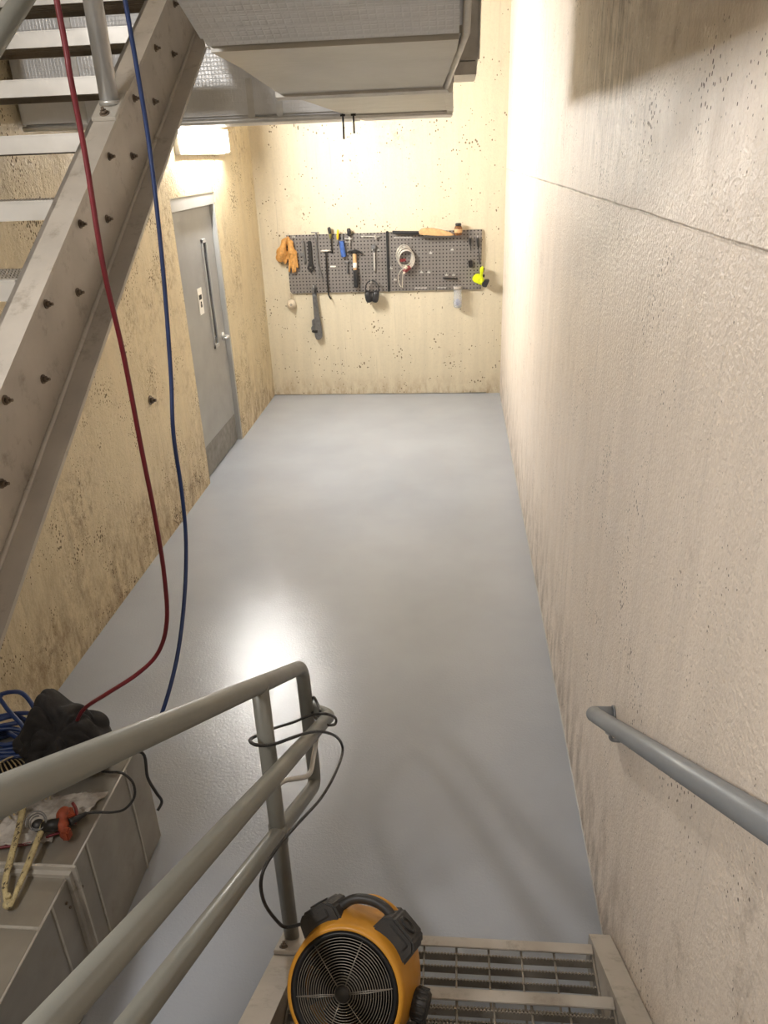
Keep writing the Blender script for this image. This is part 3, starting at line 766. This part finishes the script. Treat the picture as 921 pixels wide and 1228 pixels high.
# corner pads with recessed sockets, and the carrying handle between them
def pad(adeg, half, name):
    bm = B(); a = math.radians(adeg)
    c = fp(a, .180, .085); rd = (fu*math.cos(a)+fr*math.sin(a)); tg = (fr*math.cos(a)-fu*math.sin(a))
    out = [(-half, -.032), (-half*.95, .012), (-half*.62, .030), (half*.62, .030), (half*.95, .012), (half, -.032)]
    prism(bm, [c+tg*x+rd*y+fn*.052 for x, y in out], -fn*.115, .006)
    p_ = part(name, bm, 'fan_black', FN)
    bm = B(); ring(bm, c+rd*.030+fn*.004, rd, 1, [(.025, -.002), (.025, .004), (.018, .004), (.015, -.001)], 24); part('socket', bm, 'fan_deep', p_)
    bm = B(); obox(bm, c+rd*.005+fn*.0545, tg, rd, fn, (half*.55, .010, .003), .002); part('grip_rib', bm, 'fan_black', p_)
pad(-42, .056, 'corner_pad'); pad(32, .058, 'corner_pad')
bm = B(); tube(bm, smooth_path([fp(math.radians(a), r, .085) for a, r in ((-26, .186), (-14, .203), (0, .208), (13, .204), (25, .190))], 5), .0125, 14); hd = part('handle', bm, 'fan_black', FN)
bm = B(); tube(bm, smooth_path([fp(math.radians(a), r, .115) for a, r in ((-14, .196), (0, .206), (14, .204), (24, .196))], 5), .010, 10); part('handle_insert', bm, 'fan_yellow', hd)
# pivot knobs and stand
for s in (1, -1):
    c = F - fn*(.10 if s > 0 else .15) + fr*s*(.160 if s > 0 else .125)
    bm = B(); ring(bm, c, fr*s, 1, [(.026, -.01), (.036, .0), (.036, .030), (.030, .036)], 22)
    for k in range(14):
        a = 2*math.pi*k/14; q = fu*math.cos(a)+fn*math.sin(a); tube(bm, [c+q*.036+fr*s*.002, c+q*.036+fr*s*.030], .004, 6)
    kn = part('pivot_knob', bm, 'fan_black', FN)
    bm = B()
    foot = Vector((c.x+.012*s, c.y, .345))
    p0 = c+fr*s*.012
    tube(bm, fillet([p0, Vector((p0.x+.01*s, p0.y, .345)), Vector((p0.x+.01*s, p0.y-.14, .345))], .03), .012, 12)
    tube(bm, fillet([p0, Vector((p0.x+.01*s, p0.y-.10, .42)), Vector((p0.x+.01*s, p0.y-.15, .345))], .03), .010, 12)
    part('stand_leg', bm, 'fan_black', FN)
bm = B(); tube(bm, [Vector((F.x-.20, F.y-.05, .345)), Vector((F.x+.20, F.y-.05, .345))], .011, 12); part('stand_bar', bm, 'fan_black', FN)
# its cord, looped over the railing
bm = B()
J = fp(math.radians(-50), .185, .07)
def cp(u, v, x): return on(u, v, 0, x)
pts = [J, cp(345, 1112, -.44), cp(331, 1103, -.46), cp(316, 1080, -.47), cp(314, 1050, -.46), cp(330, 1020, -.44), cp(355, 990, -.42), cp(385, 957, -.40), cp(403, 925, -.385), cp(411, 900, -.385), cp(405, 885, -.39), cp(390, 878, -.392), cp(372, 878, -.395),
       cp(352, 884, -.42), cp(330, 892, -.470), cp(312, 894, -.475), cp(301, 890, -.5), cp(304, 884, -.53), cp(330, 873, -.535), cp(352, 866, -.50), cp(372, 858, -.455), cp(390, 856, -.40), cp(402, 861, -.385), cp(401, 869, -.388), cp(388, 868, -.41), cp(376, 858, -.47), cp(373, 846, -.49), cp(376, 836, -.47), cp(381, 845, -.45), cp(384, 853, -.43)]
tube(bm, smooth_path(pts, 5), .0046, 8)
single('extension_cord', bm, 'cord', 'black cord running from the blower fan and wrapped around the railing end', 'cord')

# ================================================================== PEGBOARD WALL
def panel(name, u0, u1, label):
    a, b = wallpt(u0, 280), wallpt(u1, 280)
    zt, zb = 1.722, 1.132
    bm = B(); quad_box(bm, (a.x, YB-.028, zb), (b.x, YB-.024, zt))
    for lo, hi in (((a.x, zb), (a.x+.004, zt)), ((b.x-.004, zb), (b.x, zt)), ((a.x, zb), (b.x, zb+.004)), ((a.x, zt-.004), (b.x, zt))):
        quad_box(bm, (lo[0], YB-.026, lo[1]), (hi[0], YB-.001, hi[1]))
    return single(name, bm, 'peg', label, 'pegboard', 'steel pegboard panels on the back wall')
panel('pegboard', 342, 462.8, 'grey steel pegboard panel holding gloves, wrenches, screwdrivers and hammer, left of the black strip')
panel('pegboard', 465.2, 578, 'grey steel pegboard panel holding the coiled cable, right of the black strip')
DP = .030                                                 # just in front of the board
def W(u, v, d=DP): return wallpt(u, v, d)
def pz(bm, px, d0, d1, bev=.0015):                        # outline on the board, between two distances off the wall
    return prism(bm, [W(u, v, d0) for u, v in px], Vector((0, -(d1-d0), 0)), bev)
def rod(bm, px, r, d=.04, n=10): return tube(bm, smooth_path([W(u, v, d) for u, v in px], 4), r, n)
def hook(bm, u, v, ln=.05):
    p = W(u, v, .026); tube(bm, fillet([p, p+Vector((0, -ln, 0)), p+Vector((0, -ln, .022))], .012, 4), .0032, 7); return bm
# black strip between panels
bm = B(); a = W(464.2, 280); quad_box(bm, (a.x-.012, YB-.042, 1.13), (a.x+.012, YB-.002, 1.735), .004)
single('divider_strip', bm, 'ink', 'narrow black upright strip between the middle and right pegboard panels', 'strip')
# gloves
def glove(pcs, label):
    bm = B()
    for p, q, r0, r1, d in pcs:
        a, b = W(*p, d), W(*q, d)
        L = 6
        tube(bm, [a.lerp(b, i/L) for i in range(L+1)], [r0+(r1-r0)*i/L for i in range(L+1)], 10, flat=.75)
        for e, r in ((a, r0), (b, r1)): ellipsoid(bm, e, (r, r*.75, r), 10)
    g = single('work_glove', bm, 'leather', label, 'glove', 'pair of tan work gloves'); remesh(g, .006, 4)
glove([((344, 286), (341, 290), .022, .03, .06), ((341, 290), (338, 303), .036, .062, .07), ((338, 303), (336, 309), .062, .05, .07), ((341, 300), (341, 312), .03, .025, .06)], 'left glove of the tan leather pair, rounded and folded, on the left pegboard end')
glove([((345, 286), (348, 292), .022, .035, .06), ((348, 292), (350, 304), .038, .055, .065), ((346, 304), (342, 315), .022, .017, .06), ((348, 306), (347, 325), .022, .015, .065), ((350, 306), (351.5, 326), .023, .015, .07), ((353, 306), (354, 325), .022, .015, .068), ((354, 303), (357, 320), .022, .014, .065)], 'right glove of the tan leather pair, fingers hanging down, on the left pegboard end')
bm = B(); hook(bm, 345, 284, .09); single('peg_hook', bm, 'chrome', 'steel hook holding up the tan leather gloves', 'hook')
# slim hex key / pick
bm = B(); rod(bm, [(361.5, 290), (364, 290.5), (364.5, 300), (365.8, 315)], .011, .045, 8); pz(bm, [(361, 303), (364, 303), (364, 307), (361, 307)], .03, .05)
single('offset_wrench', bm, 'steel', 'slim dark offset wrench between the tan gloves and the black adjustable wrench', 'wrench')
# adjustable wrench, jaws down
aw = thing('adjustable_wrench', 'black adjustable wrench hanging jaws down on the left pegboard panel', 'wrench', W(372, 326))
bm = B(); pz(bm, [(369, 289.5), (371, 288.3), (373, 289.5), (374, 304), (375, 317), (370.8, 317), (369.8, 304)], .036, .054, .003); part('handle', bm, 'blackm', aw)
bm = B(); pz(bm, [(370.8, 316), (375, 316), (377.2, 319.5), (376, 326), (374.8, 322), (373, 322.5), (374, 327.5), (371, 325), (368.5, 321.5), (369.5, 318.5)], .034, .060, .003); jw = part('jaw', bm, 'blackm', aw)
bm = B(); ring(bm, W(372.6, 321, .062), (1, 0, .1), 1, [(.009, -.012), (.009, .012)], 10); part('thumb_wheel', bm, 'steel', jw)
# long curved pry rod
bm = B(); rod(bm, [(379, 279.5), (379.4, 290), (380.3, 305), (382.5, 320), (386.5, 334)], .010, .045, 8); ellipsoid(bm, W(379, 284.5, .045), (.018, .018, .022), 10); rod(bm, [(373, 279), (382, 279)], .006, .05, 6)
single('pry_rod', bm, 'steel', 'long thin dark rod curving down beside the black adjustable wrench', 'rod')
# T handle key
th = thing('t_handle_key', 'long T handle key hanging between the thin rod and the screwdrivers', 'hex key', W(393, 355))
bm = B(); rod(bm, [(384.5, 301), (396, 300.5)], .011, .05, 10); part('cross_handle', bm, 'wire', th)
bm = B(); rod(bm, [(390.8, 301), (391.5, 318), (393.5, 350), (397, 359)], .008, .05, 8); part('shaft', bm, 'blackm', th)
# screwdrivers
def driver(label, hpx, tipx, r, hmat, smat='steel', collar=None):
    t_ = thing('screwdriver', label, 'screwdriver', W(*tipx))
    a, b, t = W(*hpx[0], .055), W(*hpx[1], .055), W(*tipx, .045)
    bm = B(); tube(bm, [a.lerp(b, i/6) for i in range(7)], [r*q for q in (.75, 1, 1, .92, .95, .9, .6)], 10); part('handle', bm, hmat, t_)
    if collar:
        bm = B(); tube(bm, [b.lerp(t, -.05), b.lerp(t, .22)], [r*.95, r*.55], 10); part('ferrule', bm, collar, t_)
    bm = B(); tube(bm, [b, t], .0055, 8); part('shaft', bm, smat, t_)
driver('black screwdriver with olive collar, leftmost of those standing above the pegboard', ((394.2, 272.5), (396, 281.5)), (398.5, 304), .017, 'dark', 'blackm', 'olive')
driver('small bright yellow screwdriver standing in the top of the middle pegboard panel', ((405.3, 275.5), (404.8, 287.5)), (404.6, 293), .013, 'yellow')
driver('fat black handled screwdriver standing right of the yellow one', ((418, 274), (419, 283)), (419.8, 297), .021, 'dark', 'wire')
bm = B(); rod(bm, [(413, 286.5), (418, 286.3), (422, 286.3)], .007, .05, 6); hook(bm, 414, 287, .05); hook(bm, 421, 287, .05); pz(bm, [(413.5, 289.5), (421, 289.5), (421, 290.6), (413.5, 290.6)], .028, .05)
single('tool_holder', bm, 'chrome', 'small bright steel holder clasping the fat black screwdriver', 'holder')
# blue handled file
bf = thing('file_tool', 'blue handled file hanging left of the hammer head', 'file', W(412, 309))
bm = B(); rod(bm, [(409.5, 289), (410.3, 296), (411.5, 303), (412.4, 308)], .026, .055, 12); part('handle', bm, 'blue', bf)
bm = B(); pz(bm, [(409.2, 281), (411.3, 281), (411.6, 290), (409.6, 290)], .04, .055); part('blade', bm, 'steel', bf)
# little holders and key
bm = B(); pz(bm, [(396.3, 318.6), (402.8, 318.6), (402.8, 320.2), (396.3, 320.2)], .028, .044)
single('peg_bracket', bm, 'white', 'small white bar bracket left of the short hex key', 'bracket')
bm = B(); rod(bm, [(412.3, 314.2), (419, 314)], .0085, .048, 8); rod(bm, [(416.2, 314), (417, 327.5)], .009, .048, 8)
single('hex_key', bm, 'steel', 'short T shaped hex key below the blue handled file', 'hex key')
# hammer
hm = thing('claw_hammer', 'claw hammer with pale wooden handle and black grip on the middle pegboard panel', 'hammer', W(427, 345))
bm = B(); pz(bm, [(416, 302.2), (419, 300.2), (423, 300), (426, 298.6), (429, 299.6), (432, 301), (436, 304.3), (431, 302.8), (428.2, 303), (427.8, 304.8), (423.8, 304.8), (423.4, 302.6), (419.5, 302.2), (417.5, 303.5)], .045, .075, .004); part('head', bm, 'blackm', hm)
bm = B(); rod(bm, [(425.2, 304), (425.4, 312), (425.8, 324)], .019, .06, 12); part('handle', bm, 'wood', hm)
bm = B(); rod(bm, [(425.6, 315), (425.8, 321)], .0215, .06, 12); part('handle_label', bm, 'white', hm)
bm = B(); rod(bm, [(425.9, 323.5), (426.8, 334), (427.4, 344.5)], .024, .06, 12); part('grip', bm, 'dark', hm)
# ratchet
rt = thing('ratchet_wrench', 'chrome ratchet wrench hanging between the hammer and the black strip', 'wrench', W(449, 326))
bm = B(); ring(bm, W(448.3, 296, .035), (0, -1, 0), 1, [(.022, 0), (.026, .006), (.026, .03), (.018, .036)], 20); pz(bm, [(446.5, 298), (450.2, 298), (449.6, 303), (447.6, 303)], .036, .056, .003); part('head', bm, 'steel', rt)
bm = B(); rod(bm, [(448.6, 302), (449, 314), (449.2, 325)], .0095, .046, 10); part('handle', bm, 'chrome', rt)
bm = B(); rod(bm, [(446, 299.5), (447, 299.5)], .012, .06, 8); part('drive_square', bm, 'chrome', rt)
bm = B(); rod(bm, [(433, 283.5), (445, 283.6), (455, 284)], .006, .05, 8); hook(bm, 437, 283, .05); hook(bm, 450, 283.3, .05); rod(bm, [(449.5, 282), (450.5, 287)], .010, .06, 8)
single('double_hook', bm, 'chrome', 'bright double rod hook above the chrome ratchet wrench', 'hook')
# ear muffs
em = thing('ear_muffs', 'black ear muffs hanging at the bottom edge of the middle pegboard panel', 'ear muffs', W(446, 364))
bm = B(); tube(bm, smooth_path([W(438.6, 350, .10), W(438.4, 344, .10), W(441, 338.6, .09), W(446, 336.8, .085), W(451, 338.4, .09), W(454, 344, .10), W(454, 350, .10)], 5), .011, 8, flat=.6); part('headband', bm, 'dark', em)
for u, s in ((441.8, -.15), (450.6, .2)):
    bm = B(); vs = bmesh.ops.create_uvsphere(bm, u_segments=20, v_segments=14, radius=1)['verts']; c = W(u, 355.6, .09)
    ra = Matrix.Rotation(s, 3, 'Y')
    for v in vs: v.co = c + ra @ Vector((math.copysign(abs(v.co.x)**.7, v.co.x)*.036, math.copysign(abs(v.co.y)**.7, v.co.y)*.05, math.copysign(abs(v.co.z)**.7, v.co.z)*.062))
    for f in bm.faces: f.smooth = True
    cu = part('ear_cup', bm, 'dark', em)
    bm = B(); q = c+Vector((.032 if s < 0 else -.032, 0, 0)); ellipsoid(bm, q, (.018, .044, .055), 14); part('cushion', bm, 'blackm', cu)
bm = B(); hook(bm, 446, 337.5, .09); single('peg_hook', bm, 'chrome', 'steel hook from which the black ear muffs hang', 'hook')
# wire coil
wcoil = thing('wire_coil', 'coil of pale cable with dark red plugs hanging on the right pegboard panel', 'cable', W(486, 345))
bm = B()
for i in range(7):
    cx, cy = 484.5+.55*i, 306+.9*i; rx, ry = 9.3+.5*math.sin(i*2.1), 11.5+.8*math.cos(i*1.7)
    tube(bm, [W(cx+rx*math.cos(2*math.pi*k/40), cy+ry*math.sin(2*math.pi*k/40), .042+.006*i) for k in range(40)], .0052, 7, closed=True)
rod(bm, [(483, 322), (479, 327), (477.6, 333), (479, 341), (481, 344)], .005, .06, 7); rod(bm, [(484, 322), (482.8, 332), (482.5, 345)], .005, .066, 7)
part('cable', bm, 'wire', wcoil)
bm = B(); pz(bm, [(479.5, 310.5), (486.5, 310), (487, 313), (480, 313.8)], .08, .10, .003); part('red_tie', bm, 'red_dark', wcoil)
bm = B(); rod(bm, [(484, 326), (488, 323), (492, 320)], .022, .085, 10); part('plug', bm, 'red_dark', wcoil)
bm = B(); rod(bm, [(485.8, 322), (488, 319.5)], .016, .105, 10); rod(bm, [(484, 328), (485.5, 326)], .012, .1, 10); part('plug_tip', bm, 'mask', wcoil)
bm = B(); hook(bm, 485, 295, .10); single('peg_hook', bm, 'chrome', 'steel hook carrying the coil of pale cable', 'hook')
# tool lying along the top of the right panel
tl = thing('wire_brush', 'tool with black grip and pale wooden body along the top of the right pegboard', 'brush', W(508, 282))
bm = B(); rod(bm, [(470.5, 278.6), (485, 279), (502, 279.2)], .017, .07, 10); part('grip', bm, 'dark', tl)
bm = B(); pz(bm, [(502, 276.8), (506, 274), (512, 273), (520, 273.4), (530, 275.4), (540, 278.4), (545, 281.5), (540, 282.6), (525, 282.4), (512, 281.6), (504, 281.2)], .05, .10, .006); part('wooden_body', bm, 'wood', tl)
bm = B()
for i in range(14): hook(bm, 0, 0) if False else tube(bm, [W(508+2.5*i, 282, .075), W(508+2.5*i, 283.8, .075)], .006, 6)
part('bristles', bm, 'steel', tl)
bm = B(); a, b = W(503, 283.2, .03), W(553, 282.6, .03); quad_box(bm, (a.x, YB-.11, a.z-.006), (b.x, YB-.028, a.z), .001)
single('peg_shelf', bm, 'steel', 'narrow steel ledge on the right pegboard under the wooden tool and bottle', 'shelf')
# small brown bottle
bt = thing('bottle', 'small brown bottle with dark cap standing on the pegboard ledge', 'bottle', W(549.5, 283, .07))
b0 = W(549.5, 283, .07); b0.z = a.z
bm = B(); ring(bm, b0, (0, 0, 1), 1, [(.034, 0), (.040, .006), (.040, .07), (.034, .085), (.028, .092)], 20); part('body', bm, 'amber', bt)
bm = B(); ring(bm, b0+Vector((0, 0, .028)), (0, 0, 1), 1, [(.0405, 0), (.0412, .002), (.0412, .032), (.0405, .034)], 20); part('paper_band', bm, 'wood', bt)
bm = B(); ring(bm, b0+Vector((0, 0, .092)), (0, 0, 1), 1, [(.030, 0), (.030, .022), (.022, .026)], 16); part('cap', bm, 'dark', bt)
# two slim dark tools right
driver('short dark screwdriver at the right end of the pegboard, left one of two', ((563.8, 285), (564, 294)), (564.8, 300.5), .014, 'blackm', 'blackm')
driver('long dark screwdriver at the right end of the pegboard, right one of two', ((572.8, 285), (574, 297)), (575.3, 317), .015, 'blackm', 'blackm')
bm = B(); hook(bm, 563.8, 285, .05); single('peg_hook', bm, 'chrome', 'bright hook at the top of the short dark screwdriver', 'hook')
bm = B(); hook(bm, 572.5, 284.6, .05); single('peg_hook', bm, 'chrome', 'bright hook at the top of the long dark screwdriver', 'hook')
bm = B(); pz(bm, [(561.3, 312.4), (566.3, 311.4), (567, 319.6), (562.2, 320.8)], .028, .062, .004); single('magnet_block', bm, 'blackm', 'small dark square block below the short dark screwdriver', 'block')
# neon tool
nt = thing('clamp_light', 'neon yellow and black hand tool on the lower right corner of the pegboard', 'hand tool', W(578, 344))
bm = B(); pz(bm, [(566, 333), (569.5, 328.5), (574.5, 327.6), (576, 329), (575, 322), (576.8, 319.4), (579.8, 319), (579.2, 326), (578, 330.5), (580.5, 334), (580.8, 338.5), (577.5, 341), (572, 338.5), (566.8, 336.2)], .04, .12, .008); part('body', bm, 'neon', nt)
bm = B(); pz(bm, [(577.8, 322), (580.8, 320.2), (580.4, 324.5), (578.4, 327)], .05, .11, .004); pz(bm, [(578.5, 329.5), (581.2, 328.5), (580.8, 331.4), (579.4, 332)], .05, .11, .003); part('grip_insert', bm, 'dark', nt)
bm = B(); pz(bm, [(577.5, 338.5), (581.5, 334.5), (586.8, 334.6), (585, 339), (582.8, 343.6), (578, 342.4)], .05, .13, .006); part('head', bm, 'dark', nt)
bm = B(); ring(bm, W(576.2, 336.4, .12), (0, -1, 0), 1, [(.026, -.002), (.026, .005), (.020, .005), (.018, .002), (.0001, .002)], 20); part('dial', bm, 'neon', nt)
# clear dispenser
cd = thing('clear_dispenser', 'clear plastic bottle hanging below the right pegboard panel', 'bottle', W(548.5, 370))
b0 = W(548.8, 369, .07)
bm = B(); ring(bm, b0, (0, 0, 1), 1, [(.028, 0), (.042, .012), (.047, .05), (.043, .10), (.040, .16), (.044, .185), (.044, .225), (.041, .225), (.040, .19), (.036, .16), (.039, .10), (.043, .05), (.038, .016), (.0001, .006)], 24); part('body', bm, 'clear', cd)
bm = B(); ellipsoid(bm, b0+Vector((0, 0, .055)), (.030, .026, .038), 12); part('contents', bm, plain('pale_blue_foam', rgb(150, 160, 196), .7, 0, .2, 40), cd)
bm = B(); ring(bm, b0+Vector((0, 0, .19)), (0, 0, 1), 1, [(.0455, 0), (.0455, .032)], 24); part('neck_band', bm, 'film', cd)
# pipe wrench
pw = thing('pipe_wrench', 'large grey pipe wrench hanging head down below the left pegboard panel', 'wrench', W(381, 407))
bm = B(); pz(bm, [(374.4, 344), (375.2, 341.8), (378.6, 341.8), (379.4, 344), (379.8, 352), (386.6, 398), (386.8, 404), (384, 407), (380, 406.6), (378.2, 402), (378, 396), (377.6, 384), (375, 352)], .03, .07, .006); part('handle', bm, 'steel', pw)
bm = B(); pz(bm, [(377.2, 350), (379, 343.5), (379.4, 350.5), (378.6, 351.5)], .028, .073, .002); part('hanging_slot', bm, 'ink', pw)
bm = B(); pz(bm, [(374.8, 383), (377.2, 381.6), (377.8, 388), (378.5, 396), (375.5, 396.6), (373.8, 394), (374.2, 391), (375.4, 390.5)], .035, .085, .005); part('hook_jaw', bm, 'steel', pw)
bm = B(); ring(bm, W(377.6, 397, .06), (.12, 0, 1), 1, [(.030, -.014), (.034, -.01), (.034, .01), (.030, .014)], 16); part('adjusting_nut', bm, 'blackm', pw)
bm = B(); hook(bm, 377, 343.4, .075); single('peg_hook', bm, 'chrome', 'steel hook through the top of the pipe wrench', 'hook')
# dust mask
dm = thing('dust_mask', 'white dust mask hanging by its straps below the left pegboard end', 'mask', W(349, 371))
bm = B(); c = W(349, 365.5, .055)
ring(bm, c+Vector((0, .03, 0)), (0, -1, .15), 1, [(.052, 0), (.050, .012), (.040, .034), (.022, .048), (.0001, .052)], 24); part('cup', bm, 'mask', dm)
bm = B()
for q in (((344.5, 363), (346, 355), (346.5, 350)), ((347, 361), (347.5, 355), (347, 350)), ((351.5, 362), (350, 355), (348, 350)), ((354, 364), (352, 356), (348.4, 350))): rod(bm, q, .0035, .04, 6)
part('strap', bm, 'mask', dm)
bm = B(); ring(bm, W(349, 365.5, .112), (0, -1, .1), 1, [(.014, 0), (.014, .008)], 12); part('valve', bm, 'film', dm)
# bare hooks left in the boards
for u, v, ln, lab in ((516.5, 303.5, .05, 'single bare hook near the middle of the right pegboard panel'), (542.2, 299.5, .05, 'single bare hook right of centre on the right pegboard panel'),
                      (505.5, 326.5, .04, 'left bare hook of the pair right of the cable coil'), (514.3, 326.5, .04, 'right bare hook of the pair right of the cable coil'),
                      (535.5, 330, .04, 'left bare hook over the dark bar on the right pegboard panel'), (544, 330, .04, 'right bare hook over the dark bar on the right pegboard panel'),
                      (474, 335.5, .03, 'small hook left of the hanging cable ends on the right pegboard panel'), (469, 322, .03, 'small hook beside the lower part of the black strip'),
                      (453.5, 300, .03, 'tiny hook right of the ratchet head'), (352.2, 284.2, .04, 'bare hook beside the tan gloves at the top left')):
    bm = B(); hook(bm, u, v, ln); p = W(u, v, .027); obox(bm, p+Vector((0, -.002, 0)), Vector((1, 0, 0)), Vector((0, 1, 0)), Vector((0, 0, 1)), (.016, .002, .007))
    single('peg_hook', bm, 'chrome', lab, 'hook', 'bare steel hooks in the pegboard')
bm = B(); rod(bm, [(531, 333.4), (540, 333.8), (549, 334.6)], .008, .055, 8); single('thin_bar', bm, 'blackm', 'thin dark bar hung level below two bare hooks on the right pegboard panel', 'bar')
for u0, n, v, lab in ((499, 4, 345.4, 'lower left row of bright clips on the right pegboard panel'), (526, 3, 345, 'row of bright clips beside the clear bottle on the right pegboard panel'), (474, 6, 284.6, 'row of bright clips under the black grip on the right pegboard panel')):
    bm = B()
    for i in range(n): obox(bm, W(u0+3.8*i, v, .03), Vector((1, 0, 0)), Vector((0, 1, 0)), Vector((0, 0, 1)), (.010, .004, .006), .001)
    obox(bm, W(u0+3.8*(n-1)/2, v, .0285), Vector((1, 0, 0)), Vector((0, 1, 0)), Vector((0, 0, 1)), (.016*n, .0015, .004))
    single('clip_strip', bm, 'chrome', lab, 'clip', 'clip strips on the right pegboard panel')

# ================================================================== LIGHT
def area(name, loc, target, sx, sy, power, col):
    L = bpy.data.lights.new(name, 'AREA'); L.shape = 'RECTANGLE'; L.size = sx; L.size_y = sy; L.energy = power; L.color = col
    o = bpy.data.objects.new(name, L); COL.objects.link(o); o.location = loc
    o.rotation_euler = (Vector(target)-Vector(loc)).to_track_quat('-Z', 'Y').to_euler()
    return o
area('stairwell_strip_lamp', (XL+.1, .2, 3.5), (.5, 1.8, 1.6), 1.2, .16, 84, (1.0, .97, .94))
area('landing_lamp', (-.6, -1.6, 5.2), (-.6, -.6, 0), 1.2, .3, 22, (1.0, .97, .94))
w = bpy.data.worlds.new('world'); S.world = w; w.use_nodes = True
w.node_tree.nodes['Background'].inputs[0].default_value = (.9, .93, 1, 1); w.node_tree.nodes['Background'].inputs[1].default_value = .15

# ================================================================== CAMERA
cam = bpy.data.cameras.new('camera'); co = bpy.data.objects.new('camera', cam); COL.objects.link(co)
up_ = -DN; bk = -FW
Mx = Matrix(((RX.x, up_.x, bk.x, CAM.x), (RX.y, up_.y, bk.y, CAM.y), (RX.z, up_.z, bk.z, CAM.z), (0, 0, 0, 1)))
co.matrix_world = Mx
cam.sensor_fit = 'HORIZONTAL'; cam.sensor_width = 36; cam.lens = 36*FPX/921; cam.clip_start = .02
S.camera = co
S.view_settings.view_transform = 'Standard'; S.view_settings.look = 'None'; S.view_settings.gamma = 1; S.view_settings.exposure = .18
S.view_settings.use_curve_mapping = False
S.cycles.max_bounces = 10; S.cycles.diffuse_bounces = 6; S.cycles.use_denoising = True
S.cycles.sample_clamp_indirect = 8
